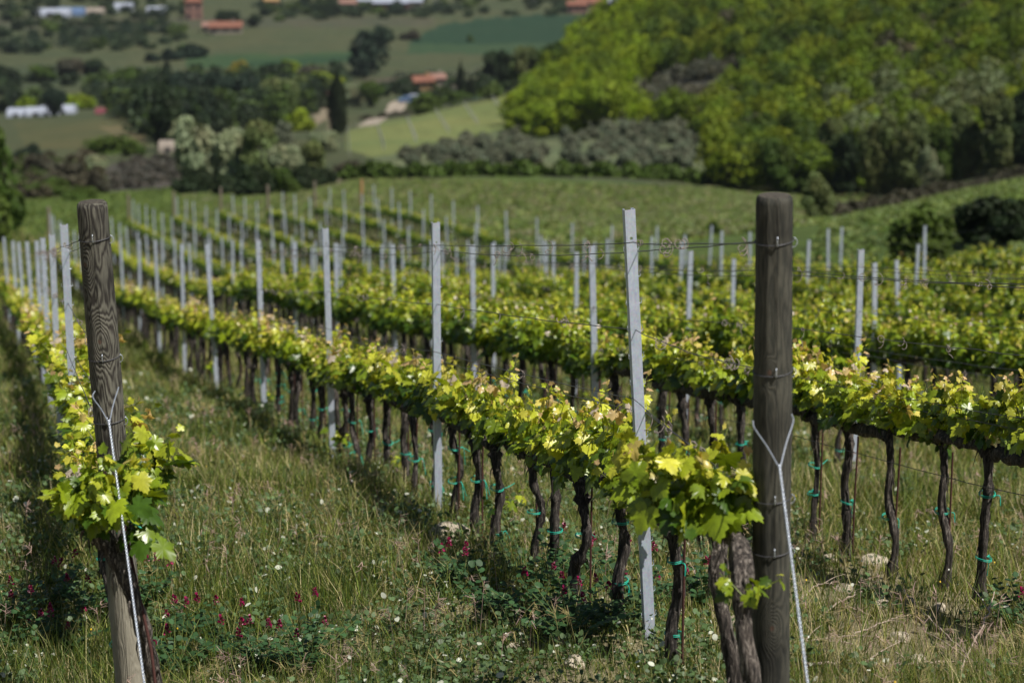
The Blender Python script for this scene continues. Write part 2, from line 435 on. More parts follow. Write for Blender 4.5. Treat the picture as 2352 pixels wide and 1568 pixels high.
ZONES = [
 ((0.063,0.073,0.036), [(-400,-60),(2800,-60),(2800,600),(-400,600)]),
 ((0.066,0.069,0.043), [(-400,40),(1000,40),(1000,60),(-400,75)]),
 ((0.020,0.046,0.024), [(940,100),(1000,60),(1130,40),(1460,30),(1440,100),(1200,112),(960,118)]),
 ((0.036,0.066,0.030), [(940,102),(1430,100),(1400,122),(930,124)]),
 ((0.036,0.069,0.028), [(420,130),(830,118),(830,142),(600,160),(430,160)]),
 ((0.023,0.053,0.024), [(530,148),(830,125),(830,142),(560,156)]),
 ((0.056,0.069,0.036), [(0,150),(420,155),(420,200),(0,210)]),
 ((0.046,0.069,0.030), [(380,190),(800,185),(830,205),(600,215),(380,220)]),
 ((0.023,0.056,0.026), [(930,215),(1100,205),(1100,228),(900,235)]),
 ((0.066,0.059,0.043), [(820,180),(1100,180),(1100,205),(900,210)]),
 ((0.076,0.079,0.036), [(30,282),(200,278),(340,270),(340,342),(200,345),(60,340)]),
 ((0.119,0.102,0.053), [(230,292),(335,280),(335,330),(290,330)]),
 ((0.240,0.184,0.128), [(210,335),(280,335),(280,352),(215,352)]),
 ((0.066,0.059,0.050), [(270,372),(415,362),(415,432),(240,440),(200,420)]),
 ((0.073,0.066,0.036), [(-300,360),(240,360),(240,450),(-300,470)]),
 ((0.07,0.105,0.025), [(-400,470),(0,470),(200,448),(415,428),(640,430),(700,445),(560,470),(300,600),(-400,640)]),
 ((.14,.165,.06), FARVINE),
 ((.105,.125,.065), OLIVE),
 ((0.075,0.11,0.028), [(420,450),(700,440),(800,412),(1200,408),(1640,432),(1990,446),(1900,500),(1850,600),(900,600),(420,600)]),
 ((0.066,0.076,0.026), [(1100,450),(1500,440),(1700,480),(1500,520),(1150,500)]),
 ((0.07,0.11,0.028), [(1850,560),(1900,505),(2060,480),(2200,440),(2352,400),(2800,330),(2800,700),(1850,700)]),
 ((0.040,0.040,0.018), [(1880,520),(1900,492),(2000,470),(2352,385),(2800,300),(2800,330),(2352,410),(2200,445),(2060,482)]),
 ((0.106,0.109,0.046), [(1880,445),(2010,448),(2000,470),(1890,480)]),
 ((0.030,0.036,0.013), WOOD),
 ((0.066,0.066,0.053), GREY),
 ((.22,.18,.13), [(745,412),(790,405),(775,425),(745,445)]),
 ((.22,.18,.13), [(715,250),(762,246),(770,300),(755,300),(750,270),(722,290)]),
]
az = np.concatenate([np.arange(-180, -22, 4.), np.arange(-22, -14, .5), np.arange(-14, 14.01, .06), np.arange(14.5, 22, .5), np.arange(22, 180, 4.)])
rr = np.concatenate([[.5, 2., 4., 6., 7.5], np.geomspace(8.5, 1250, 560), [1500, 2000, 2600, 3100]])
RR, AZ = np.meshgrid(rr, R(1) * az, indexing='ij')
GX, GY = RR * np.sin(AZ), RR * np.cos(AZ)
GZ = ground(GX, GY)
na = len(az)
i = np.arange(len(rr) - 1)[:, None] * na; j = np.arange(na)[None]; jn = (j + 1) % na
F = np.stack([i + j, i + na + j, i + na + jn, i + jn], -1).reshape(-1, 4)
mb = MB()
mb.add(np.stack([GX, GY, GZ], -1), F, smooth=True)
c0 = len(rr) * na
mb.add(np.array([[0, 0, float(ground(0., .01))]]), [], ())if False else None
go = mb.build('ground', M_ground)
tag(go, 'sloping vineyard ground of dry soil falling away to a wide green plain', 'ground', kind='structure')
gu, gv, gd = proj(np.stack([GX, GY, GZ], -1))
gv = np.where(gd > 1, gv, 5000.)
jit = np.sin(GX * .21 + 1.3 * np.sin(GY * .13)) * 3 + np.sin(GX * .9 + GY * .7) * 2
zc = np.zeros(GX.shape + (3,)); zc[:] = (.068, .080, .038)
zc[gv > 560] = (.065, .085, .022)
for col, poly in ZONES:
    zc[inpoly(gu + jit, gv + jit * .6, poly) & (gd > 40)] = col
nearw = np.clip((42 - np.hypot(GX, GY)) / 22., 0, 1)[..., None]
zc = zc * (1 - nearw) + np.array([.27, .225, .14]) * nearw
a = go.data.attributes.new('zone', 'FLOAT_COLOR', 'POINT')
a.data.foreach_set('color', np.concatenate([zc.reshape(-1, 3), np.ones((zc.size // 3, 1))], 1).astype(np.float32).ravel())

# ------------------------------------------------------------------ vineyard: posts, wires, vines
ROWNAME = dict(L="the grained post's row", A="the dark post's row", B="the row just beyond the dark post", C="the second row beyond the dark post",
    D="the third row beyond the dark post", E="the fourth row beyond the dark post", F="the fifth row beyond the dark post",
    G="the last row but one", H="the outermost row by the grass")
SPAN = 5.03
START = dict(L=16.5, A=11.3, B=16.07, C=21.2, D=27.2, E=33.0, F=38.5, G=44.2, H=50.4)   # first steel post of each row (depth)
NEAR = dict(L=11.2, A=9.3, B=11.2, C=16.5, D=22.3, E=28.1, F=33.6, G=39.3, H=45.3)
END = dict(L=58., A=105., B=114., C=125., D=125., E=125., F=125., G=125., H=125.)
def lat(row, d):
    p = at_depth(row_u(row, d), d, POST_H); return p
rowpts = {}
for r in START:
    dd = np.arange(NEAR[r] - 1.0, END[r] + 1.5, 1.0)
    rowpts[r] = (dd, np.array([lat(r, d) for d in dd]))
def rowat(r, d):
    dd, P = rowpts[r]
    x = np.interp(d, dd, P[:, 0]); y = np.interp(d, dd, P[:, 1])
    return np.array([x, y, float(ground(x, y))])
def rowdir(r, d):
    t = rowat(r, d + 1.5) - rowat(r, d - .5); return math.atan2(t[1], t[0]), t[2] / math.hypot(t[0], t[1])

# steel post: a folded C section, hole near the top
def steel_mesh(near, h=POST_H + .0):
    mb = MB(); t = .0022
    w, f, lip = .026, .036, .010
    outer = [(-w + lip, f), (-w, f), (-w, 0), (w, 0), (w, f), (w - lip, f)]
    inner = [(-w + lip, f - t), (-w + t, f - t), (-w + t, t), (w - t, t), (w - t, f - t), (w - lip, f - t)]
    prof = outer + inner[::-1]
    zs = [-.3, h]
    zh = h - .13; hr = .0075 if near else 0
    k = len(prof)
    segs = [(-.3, zh - .02), (zh - .02, zh + .02), (zh + .02, h)] if near else [(-.3, h)]
    for (z0, z1) in segs:
        V = [(x, y, z0) for x, y in prof] + [(x, y, z1) for x, y in prof]
        hole = near and z0 == zh - .02
        Fq = [(a, (a + 1) % k, (a + 1) % k + k, a + k) for a in range(k) if not (hole and a in (2, 8))]
        mb.add(V, Fq)
        if hole:
            nseg = 16
            for yy, xx in ((0., w), (t, w - t)):
                ring = [(hr * math.cos(2 * math.pi * q / nseg), yy, zh + hr * math.sin(2 * math.pi * q / nseg)) for q in range(nseg)]
                sq = []
                for q in range(nseg):
                    a_ = 2 * math.pi * q / nseg; cx_, sy_ = math.cos(a_), math.sin(a_); s_ = max(abs(cx_), abs(sy_))
                    sq.append((cx_ / s_ * xx, yy, zh + sy_ / s_ * .02))
                mb.add(ring + sq, [(q, (q + 1) % nseg, nseg + (q + 1) % nseg, nseg + q) for q in range(nseg)])
            r1 = [(hr * math.cos(2 * math.pi * q / nseg), 0, zh + hr * math.sin(2 * math.pi * q / nseg)) for q in range(nseg)]
            mb.add(r1 + [(x, t, z) for x, _, z in r1], [(q, (q + 1) % nseg, nseg + (q + 1) % nseg, nseg + q) for q in range(nseg)])
    # top rim
    mb.add([(x, y, h) for x, y in prof], [(a, a + 1, k - 2 - a, k - 1 - a) for a in range(5)])
    if not near:
        for s in (-1, 1):
            for q in range(15):
                z = .2 + q * .125
                mb.add([(s * w, .008, z), (s * (w + .006), .008, z + .004), (s * (w + .006), .016, z + .018), (s * w, .016, z + .014)], [(0, 1, 2, 3)])
    return mb
ME_steel_near = steel_mesh(True).mesh('steel_post_near', M_steel)
ME_steel = steel_mesh(False).mesh('steel_post', M_steel)
hk = MB()
tube(hk, spline([(0, .012, 0), (.008, .010, -.004), (.013, .010, .004), (.010, .010, .014), (.013, .010, .022)], 9), .0019, 5)
ME_hook = hk.mesh('hook', M_guy)
hk = MB()
tube(hk, spline([(0, .012, 0), (-.008, .010, -.004), (-.013, .010, .004), (-.010, .010, .014), (-.013, .010, .022)], 9), .0019, 5)
ME_hookl = hk.mesh('hook', M_guy)
steel = {}
TILT = {('A', 0): (1447, 482, 1495), ('A', 1): (1002, 512, 1008), ('A', 2): (748, 525, 765), ('A', 3): (593, 553, 608), ('L', 0): (147, 517, 181), ('L', 1): (119, 540, 141),
        ('E', 0): (2060, 598, 2068), ('D', 0): (2010, 604, 2008), ('C', 0): (1979, 574, 1962), ('C', 1): (1587, 577, 1575), ('B', 1): (1360, 565, 1372)}
for r in START:
    nP = int((END[r] - START[r] - 2.) // SPAN) + 1
    for k_ in range(nP):
        d = START[r] + SPAN * k_
        base = rowat(r, d); ang, sl = rowdir(r, d)
        near = d < 22
        tx, ty = rng.normal(0, .018), rng.normal(0, .018)
        hsc = 1.0 + rng.normal(0, .012)
        o = put('steel_post', ME_steel_near if near else ME_steel, loc=base, rz=0)
        up = Vector((tx, ty, 1))
        if (r, k_) in TILT:
            ut, vt, ub = TILT[(r, k_)]
            top = PT(ut, vt, d); b2 = at_depth(ub, d + .55)
            b2[1] = top[1] + (b2[1] - top[1]) * .3; b2[2] = float(ground(b2[0], b2[1]))
            o.location = b2.tolist(); up = Vector((top - b2).tolist()); hsc = up.length / POST_H; base = b2
        fwd = Vector((math.cos(ang), math.sin(ang), 0))
        if r == 'A' and k_ < 2: fwd = Matrix.Rotation(R(4), 3, 'Z') @ fwd
        zax = up.normalized(); xax = fwd.cross(zax).normalized(); yax = zax.cross(xax)
        o.matrix_world = Matrix.Translation(Vector([float(c) for c in o.location])) @ Matrix((xax, yax, zax)).transposed().to_4x4() @ Matrix.Diagonal((1, 1, hsc, 1))
        who = "steel post, %s from the near end of %s" % (nth(k_ + 1), ROWNAME[r])
        tag(o, who, 'trellis post', 'steel posts of the vineyard rows')
        steel[(r, k_)] = (o, base, d)
        if d < 17.5 and r in 'AL':
            for q in range(15):
                for s in (0, 1):
                    put('hook', ME_hook if s else ME_hookl, o, loc=((.026 if s else -.026), 0, .12 + q * .125 + rng.normal(0, .004)))
tag(steel[('A', 0)][0], 'leaning galvanised steel post with round hole, nearest the dark wooden post')
tag(steel[('L', 0)][0], 'galvanised steel post just behind and left of the grained wooden post')
for r in 'ABCDEFGH':
    d = END[r] + .3
    if r in 'AB': d = END[r]
    base = rowat(r, min(d, END[r])); mb = MB()
    tube(mb, [(0, 0, -.3), (0, 0, 1.), (.01, 0, 2.25)], [.075, .072, .068], 10)
    o = mb.build('wooden_end_post', M_farorange if r == 'H' else M_farpost, loc=base)
    tag(o, 'orange-brown wooden end post at the far end of the outermost row' if r == 'H' else 'weathered wooden end post at the far end of %s' % ROWNAME[r],
        'wooden post', 'wooden posts ending the vineyard rows')

# the two wooden end posts in front
def wood_post(name, top, base, r0, r1, mat, label, seed, rings, oval):
    top = Vector([float(c) for c in top]); base = Vector([float(c) for c in base])
    h = (top - base).length
    o = bpy.data.objects.new(name, None); COL.objects.link(o)
    z = (top - base).normalized(); y = Vector((0, 1, 0)); x = y.cross(z).normalized(); y = z.cross(x)
    o.matrix_world = Matrix.Translation(base) @ Matrix((x, y, z)).transposed().to_4x4()
    tag(o, label, 'wooden post', 'wooden posts ending the vineyard rows')
    g = np.random.default_rng(seed); nseg = 40
    mb = MB()
    zz = np.concatenate([np.linspace(-.4, h - .03, 60), [h - .012, h - .002]])
    a_ = np.linspace(0, 2 * np.pi, nseg, endpoint=False)
    ph = g.uniform(0, 6, 6)
    V = []
    for q, zq in enumerate(zz):
        rad = r0 + (r1 - r0) * (zq / h) + .0015 * np.sin(zq * 5 + ph[0])
        rad = rad * (1 + .012 * np.sin(2 * a_ + ph[1] + zq) + .008 * np.sin(5 * a_ + ph[2] + .7 * zq) + .004 * np.sin(17 * a_ + ph[3]))
        # a drying crack sunk into the face
        cr = np.exp(-((a_ - 4.55 - .05 * math.sin(zq * 3)) / .05) ** 2) * .006 * (1 if zq > h * .35 else .3)
        rad = rad - cr
        if q == len(zz) - 2: rad = rad - .003
        if q == len(zz) - 1: rad = rad - .012
        V.append(np.stack([rad * np.cos(a_), rad * np.sin(a_), np.full(nseg, zq)], 1))
    V = np.concatenate(V); k = len(zz)
    i_ = np.arange(k - 1)[:, None] * nseg; j_ = np.arange(nseg)[None]; jn_ = (j_ + 1) % nseg
    mb.add(V, np.stack([i_ + j_, i_ + jn_, i_ + nseg + jn_, i_ + nseg + j_], -1).reshape(-1, 4), smooth=True)
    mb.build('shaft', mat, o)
    mb = MB()
    last = V[-nseg:]
    mid = last * [.55, .55, 1] + [0, 0, .003]
    mb.add(np.concatenate([last, mid, [[0, 0, h + .0]]]), [(q, (q + 1) % nseg, nseg + (q + 1) % nseg, nseg + q) for q in range(nseg)] + [(nseg + q, nseg + (q + 1) % nseg, 2 * nseg) for q in range(nseg)])
    mb.build('top_face', M_endgrain, o)
    for zr in rings:
        zr = h - zr
        rad = (r0 + (r1 - r0) * zr / h) * 1.012 + .0022
        mb = MB(); tt = np.linspace(0, 2 * np.pi, 33)
        tube(mb, np.stack([rad * np.cos(tt), rad * np.sin(tt), zr + .006 * np.sin(tt + 1)], 1), .0022, 5, cap=False)
        w_ = mb.build('wire_loop', M_wire, o)
        mb = MB(); tube(mb, spline([(.004, -rad - .001, zr + .03), (.004, -rad - .008, zr + .024), (.004, -rad - .006, zr - .002), (.004, -rad + .002, zr - .008)], 8), .0025, 5)
        mb.build('staple', M_guy, w_)
        mb = MB(); tt = np.linspace(0, 5., 14)
        tube(mb, np.stack([rad + .012 * np.sin(tt), -.01 + 0 * tt, zr - .004 * tt + .012 * np.cos(tt)], 1), .002, 5)
        mb.build('wire_end', M_guy, w_)
    return o, h
def foot(u_top, v_top, d, slope):
    top = PT(u_top, v_top, d)
    b = at_depth(u_top + slope * 1330, d + .6)
    b[1] = top[1] + (b[1] - top[1]) * .35; b[2] = float(ground(b[0], b[1]))
    return top, b
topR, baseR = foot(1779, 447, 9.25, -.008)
postR, hR = wood_post('wooden_end_post', topR, baseR, .0775, .0725, M_postR, 'thick dark treated wooden post with painted dappled shade and twisted guy wire', 3, (1.44, 1.22, .70, .18), 0)
topL, baseL = foot(211, 462, 10.95, .070)
postL, hL = wood_post('wooden_end_post', topL, baseL, .073, .070, M_postL, 'weathered wooden post with bold wavy grain and knots, leafy vine at its foot', 5, (1.03, .73, .17), 0)

# guy wires: two strands twisted, a loop round the post, an anchor in the soil
def guy(Vp, armsL, armsR, low, label):
    Vp = np.array(Vp); low = np.array(low)
    mb = MB()
    axis = low - Vp; ln = np.linalg.norm(axis); axis /= ln
    u_ = unit(np.cross(axis, [0, 1, .3])); w_ = np.cross(axis, u_)
    t = np.linspace(0, ln, int(ln / .006))
    for s in (0, np.pi):
        a_ = t / .035 * 2 * np.pi + s
        P = Vp + t[:, None] * axis + .0032 * (np.cos(a_)[:, None] * u_ + np.sin(a_)[:, None] * w_)
        tube(mb, P, .0030, 5)
    for arm in (armsL, armsR):
        tube(mb, spline([Vp + axis * .02, Vp * .5 + np.array(arm) * .5, arm, np.array(arm) + [0, .06, .01]], 10), .0030, 5)
    o = mb.build('guy_wire', M_guy)
    tag(o, label, 'guy wire'); return o
def gp(u, v, d0=7., d1=12.):
    p, d = hit(u, v, d0); return p
guy(PT(1790, 1066, 9.02), PT(1733, 983, 9.18), PT(1822, 968, 9.18), PT(1884, 1790, 8.35), 'twisted galvanised guy wire running down from the dark post')
guy(PT(250, 964, 10.62), PT(213, 912, 10.80), PT(268, 903, 10.80), PT(352, 1720, 9.75), 'twisted galvanised guy wire crossing the grained wooden post')

# wires
def post_point(r, k_, h):
    o, base, d = steel[(r, k_)]
    return np.array(o.matrix_world @ Vector((0, 0, h)))
WL = [(1.90, -.03, 'topmost wire, left strand, of'), (1.86, .03, 'topmost wire, right strand, of'), (1.50, .0, 'middle single wire of'),
      (1.18, -.03, 'lower wire, left strand, of'), (1.11, .03, 'lower wire, right strand, of'), (.76, 0., 'lowest wire carrying the cordons of')]
def tendrils(mb, P, n, rg):
    for _ in range(n):
        q = rg.integers(0, len(P) - 1); p = P[q] * (1 - (f := rg.random())) + P[q + 1] * f
        for _ in range(rg.integers(1, 4)):
            m = 9; tt = np.linspace(0, rg.uniform(3, 9), m); s = rg.uniform(.007, .022); hang = rg.uniform(0, .07) * (rg.random() < .5)
            d_ = rg.normal(0, 1, 3) * .006
            tube(mb, p + d_ + np.stack([s * np.sin(tt) + rg.normal(0, .01) * tt / 5, s * np.cos(tt) * .6, s * np.cos(tt) - hang * tt / 5], 1), .0022, 4, cap=False)
for r in START:
    ks = sorted(k for (rr_, k) in steel if rr_ == r)
    kmax = min(len(ks), 10 if r in 'ABL' else 9)
    for wi, (hh, off, nm) in enumerate(WL):
        if r not in 'ABLC' and wi in (0, 3, 5): continue
        ang, _ = rowdir(r, START[r]); side = np.array([math.sin(ang), -math.cos(ang), 0])
        pts = []
        if r == 'A': pts.append(baseR + (topR - baseR) / hR * (hR - (.18 if hh > 1.8 else .70 if hh > 1.3 else 1.22 if hh > 1. else 1.44)) + side * off * 2.)
        elif r == 'L': pts.append(baseL + (topL - baseL) / hL * (hL - (.17 if hh > 1.8 else .73 if hh > 1.3 else 1.03 if hh > 1. else 1.30)) + side * off * 2.)
        else: 
            pts.append(rowat(r, NEAR[r]) + [0, 0, hh])
        for k_ in ks[:kmax]: pts.append(post_point(r, k_, hh) + side * off)
        fine = []
        for a_, b_ in zip(pts[:-1], pts[1:]):
            t = np.linspace(0, 1, 14, endpoint=False)[:, None]
            sag = rng.uniform(.0, .035)
            seg = a_ + (b_ - a_) * t; seg[:, 2] += -sag * 4 * (t * (1 - t))[:, 0] + rng.normal(0, .0022, 14) * (t[:, 0] > 0)
            fine.append(seg)
        fine = np.concatenate(fine + [pts[-1][None]])
        mb = MB(); tube(mb, fine, .0024 if r in 'ABL' else .0024, 4, cap=False)
        o = mb.build('trellis_wire', M_wire); tag(o, '%s %s' % (nm, ROWNAME[r]), 'wire', 'trellis wires')
        if r in 'ABLC' and wi < 5:
            mb = MB(); seg = fine[:14 * 4]
            tendrils(mb, seg, {'A': 20, 'B': 18, 'L': 18, 'C': 10}[r] if wi != 3 else 8, rng)
            t_ = mb.build('dried_tendrils', M_tendril, o); t_['kind'] = 'stuff'

# ---- grape leaves
half = [(.08,-.12),(.20,-.20),(.30,-.15),(.38,-.17),(.41,-.05),(.50,.02),(.44,.10),(.36,.17),(.48,.24),(.50,.34),(.60,.42),(.47,.46),(.42,.56),(.27,.47),(.30,.62),(.19,.70),(.17,.84),(.08,.86)]
O3 = [(x, y) for x, y in half] + [(0, 1.0)] + [(-x * .97, y * 1.01) for x, y in half[::-1]]
def leaf_shape(outl, curl, seed):
    g = np.random.default_rng(seed)
    V = [(0, .25), (0, 0)] + outl
    V = np.array([(x, y, 0.) for x, y in V])
    x, y = V[:, 0], V[:, 1]
    V[:, 2] = -.55 * curl * x ** 2 - .35 * curl * np.maximum(y - .35, 0) ** 2 + .07 * np.sin(9 * np.arctan2(x, y + .2) + g.uniform(0, 6)) * np.hypot(x, y) + .10 * np.abs(x) * (1 - curl * .3)
    k = len(outl)
    F = [(0, 2 + q, 2 + (q + 1)) for q in range(k - 1)] + [(0, 1, 2), (0, 2 + k - 1, 1)]
    V[:, 1] -= 0.
    return V, np.array(F)
LEAF_NEAR = [leaf_shape(O3, c, s) for c, s in ((.6, 1), (1.3, 2), (1.9, 3))]
Omid = [(.22,-.18),(.5,.02),(.34,.17),(.58,.42),(.28,.48),(.17,.8),(0,1.),(-.17,.8),(-.28,.48),(-.58,.42),(-.34,.17),(-.5,.02),(-.22,-.18)]
LEAF_MID = [leaf_shape(Omid, c, s) for c, s in ((.8, 4), (1.6, 5))]
LEAF_FAR = [(np.array([(0,-.15,0),(.5,.2,-.12),(.25,.8,-.15),(-.25,.8,-.15),(-.5,.2,-.12)], float), np.array([(0,1,2,3,4)]))]
def leaf_cols(g, age, n):
    """age 0 = old lower leaf .. 1 = shoot tip."""
    dark = np.array([.06, .125, .012]); mid = np.array([.31, .41, .020]); yel = np.array([.62, .60, .06]); pink = np.array([.64, .44, .22]); pale = np.array([.62, .52, .42])
    c = np.empty((n, 3)); a_ = np.clip(age + g.normal(0, .22, n), 0, 1.12)
    for q in range(n):
        t = a_[q]
        if t < .45: c[q] = dark + (mid - dark) * (t / .45)
        elif t < .8: c[q] = mid + (yel - mid) * ((t - .45) / .35)
        elif t < 1.0: c[q] = yel + (pink - yel) * ((t - .8) / .2)
        else: c[q] = pink if g.random() < .6 else pale
    return c * g.uniform(.8, 1.2, (n, 1))
def shoots(mb, g, leaves, n_sh, origins, hgt=(.10, .34), per=9, size=(.10, .155), young=0., stem=True, spread=.35):
    pos, tip, nr, sz, age = [], [], [], [], []
    for s in range(n_sh):
        o = origins[s]; H = g.uniform(*hgt); lean = g.normal(0, spread, 2)
        top = o + np.array([lean[0] * H, lean[1] * H, H])
        mid = (o + top) / 2 + np.array([g.normal(0, .02), g.normal(0, .02), H * .06])
        P = spline([o, mid, top], 7)
        if stem: tube(mb, P, np.linspace(.004, .0015, 7), 4, (.22, .28, .05), 0, cap=False)
        m = max(4, int(per * H / .3))
        for q in range(m):
            t = (q + g.uniform(0, .9)) / m
            c = P[int(t * 6)] + (P[min(6, int(t * 6) + 1)] - P[int(t * 6)]) * (t * 6 - int(t * 6))
            a_ = g.uniform(0, 2 * np.pi)
            dout = np.array([math.cos(a_), math.sin(a_) * 1.2, 0.])
            S = g.uniform(*size) * (1 - .78 * t ** 2.2)
            if t > .85: S = max(S, .03)
            pet = g.uniform(.03, .085) * (1.1 - t)
            c = c + dout * pet + [0, 0, .02]
            pos.append(c); sz.append(S)
            tp = dout * g.uniform(.2, .9) + np.array([0, 0, -g.uniform(.0, .95) if t < .85 else g.uniform(-.2, 1.)]) + g.normal(0, .25, 3)
            nn = dout * g.uniform(.2, .9) + np.array([0, 0, g.uniform(.3, 1.)]) + g.normal(0, .3, 3)
            tip.append(tp); nr.append(nn); age.append(min(1.1, .12 + t * .85 * min(1., H / .34) + young))
    pos, tip, nr, sz, age = map(np.array, (pos, tip, nr, sz, age))
    X, Y, Z = frames(tip, nr); col = leaf_cols(g, age, len(age))
    pick = g.integers(0, len(leaves), len(age))
    for li, (V, Fl) in enumerate(leaves):
        m = pick == li
        if m.any():
            s = sz[m][:, None]
            tile(mb, V, Fl, X[m] * s, Y[m] * s, Z[m] * s, pos[m], col[m], 0, len(V) > 6)
SLOPE = -.21
CORD = .79
def vine_trunk(seed, thick=1., lod=0):
    g = np.random.default_rng(seed); mb = MB()
    k = 30 if lod == 0 else 10; ns = 16 if lod == 0 else 7
    bend = g.normal(0, .022, 2); b2 = g.normal(0, .032, 2); x0 = g.uniform(-.05, .05)
    ctl = [(x0, 0, -.12), (x0, 0, 0), (x0 + bend[0], bend[1], .22), (b2[0] * .7, b2[1] * .6, .46), (b2[0] * .2, 0, .64), (.05, 0, CORD - .02), (.16, 0, CORD + .02 + SLOPE * .16)]
    P = spline(ctl, k)
    kn = g.integers(6, max(7, k - 4), 2); rad = np.interp(np.linspace(0, 1, k), [0, .17, .3, .6, .85, 1], [.048, .037, .024, .022, .031, .028]) * thick * g.uniform(.85, 1.15)
    rad = rad * (1 + .13 * g.normal(0, 1, k).clip(-1.3, 1.6) * (lod == 0))
    rad[kn] *= 1.35
    tube(mb, P, rad, ns, bark=.21 if lod == 0 else .14, seed=seed)
    # cordon arm along the wire
    kk = 18 if lod == 0 else 6
    xs = np.linspace(.10, .86, kk)
    Pc = np.stack([xs, g.normal(0, .006, kk), CORD + .02 + SLOPE * xs + g.normal(0, .007, kk)], 1)
    tube(mb, Pc, np.linspace(.031, .022, kk) * thick * (1 + .22 * np.abs(g.normal(0, 1, kk)) * (lod == 0)), ns, bark=.14, seed=seed + 1)
    if lod == 0:
        for q in range(9):   # spurs and a few loose bark strips
            x = g.uniform(.0, .84); z = CORD + .02 + SLOPE * x
            tube(mb, [(x, 0, z), (x + g.normal(0, .012), g.normal(0, .012), z + g.uniform(.03, .07))], [.013, .008], 5, bark=.15, seed=q)
        for q in range(14):
            t = g.uniform(.15, .9); p = P[int(t * (k - 1))]; a_ = g.uniform(0, 6.28); d_ = np.array([math.cos(a_), math.sin(a_), 0]) * rad[int(t * (k - 1))]
            tube(mb, spline([p + d_, p + d_ * 1.35 + [0, 0, -.03], p + d_ * g.uniform(1.1, 1.8) + [0, 0, -.09]], 5), [.004, .004, .003, .002, .001], 4)
    return mb
def vine_leaves(seed, lod, tall=False):
    g = np.random.default_rng(seed + 100); mb = MB()
    lv = (LEAF_NEAR, LEAF_MID, LEAF_FAR)[lod]; ns = (19, 15, 9)[lod]; per = (13, 12, 8)[lod]; size = ((.065, .112), (.08, .128), (.12, .19))[lod]
    xs = (np.arange(ns) + g.uniform(0, 1, ns)) / ns * .86
    org = np.stack([xs, g.normal(0, .02, ns), CORD + .07 + SLOPE * xs], 1)
    vig = g.uniform(.82, 1.18)
    if tall: ns = int(ns * 1.0); xs = (np.arange(ns) + g.uniform(0, 1, ns)) / ns * .80; org = np.stack([xs, g.normal(0, .03, ns), CORD + .03 + SLOPE * xs], 1)
    shoots(mb, g, lv, ns, org, (.15 * vig, .50 * vig) if tall else (.09 * vig, .36 * vig), per, size, young=g.uniform(-.38, -.18) if tall else g.uniform(-.02, .16), stem=lod < 2)
    # skirt of leaves hanging round the cordon
    ns2 = (3, 2, 1)[lod]; xs = g.uniform(0, .86, ns2)
    shoots(mb, g, lv, ns2, np.stack([xs, g.normal(0, .03, ns2), CORD - .01 + SLOPE * xs], 1), (.06, .12), 14, size, young=-.1, stem=False, spread=.8)
    return mb
def tie_mesh(seed):
    g = np.random.default_rng(seed); mb = MB(); tt = np.linspace(0, 2 * np.pi, 17)
    for q in range(2):
        tube(mb, np.stack([.008 + .050 * np.cos(tt), .040 * np.sin(tt), q * .008 + .006 * np.sin(tt + seed)], 1), .0024, 5, cap=False)
    a_ = g.uniform(-2.6, -.5)
    p0 = np.array([.008 + .050 * math.cos(a_), .040 * math.sin(a_), 0]); d_ = np.array([math.cos(a_), math.sin(a_), 0])
    for q in range(2):
        e = p0 + d_ * g.uniform(.02, .08) + [g.normal(0, .03), 0, g.uniform(-.13, .03)]
        tube(mb, spline([p0, p0 + d_ * .025, e], 6), .0026, 5)
    return mb.mesh('tie', M_tie)
ME_trunk = [[vine_trunk(s, 1., 0).mesh('trunk', M_bark) for s in range(8)], [vine_trunk(20 + s, 1., 1).mesh('trunk', M_bark) for s in range(5)]]
ME_leaf = [[vine_leaves(s, 0).mesh('foliage', M_vine) for s in range(10)], [vine_leaves(40 + s, 1).mesh('foliage', M_vine) for s in range(8)]]
ME_tall = [vine_leaves(70 + s, 1, True).mesh('foliage', M_vine) for s in range(8)]
ME_sprout = []
for s in range(3):
    mb = MB(); g_ = np.random.default_rng(300 + s); shoots(mb, g_, LEAF_MID, 3, np.array([[.02, -.03, 0]] * 3), (.06, .15), 18, (.05, .085), young=.15, spread=.9); ME_sprout.append(mb.mesh('low_shoot', M_vine))
ME_tie = [tie_mesh(s) for s in range(6)]
st = MB(); tube(st, [(0, 0, -.1), (.0, 0, .4), (.01, 0, .86)], .0062, 6); ME_stake = st.mesh('stake', M_rust)
VG = 'vines of the trellised rows'
sites = []; aside = []
for r in START:
    d0 = {'A': None, 'L': 11.9}.get(r, NEAR[r])
    ds = []
    if r == 'A': ds = [10.85]; start = 11.3
    elif r == 'L': ds = [12.2, 13.05, 13.9, 14.75, 15.6]; start = 16.5
    else:
        start = START[r]; ds = [start - SPAN + SPAN * (q + .5) / 7 for q in range(7)] if START[r] - SPAN > NEAR[r] - .3 else []
    nspan = int(math.ceil((END[r] - start) / SPAN))
    for s in range(nspan):
        for q in range(7):
            d = start + SPAN * (s + (q + .5) / 7) + rng.normal(0, .06)
            if d < END[r] - .3: ds.append(d)
    for q, d in enumerate(sorted(ds)):
        P = rowat(r, d); an_ = rowdir(r, d)[0]; off_ = .10 if r in 'ABL' and d < 30 else .03; P = P + np.array([math.sin(an_), -math.cos(an_), 0]) * (off_ + rng.normal(0, .02)); P[2] = float(ground(P[0], P[1])); u, v, _ = proj(P + [0, 0, .8])
        if u > 3300 or u < -500: continue
        (sites if -250 < u < 2620 else aside).append((d, r, q, P, start))
sites.sort(key=lambda s: s[0])
NIND = 298
cnt = {}
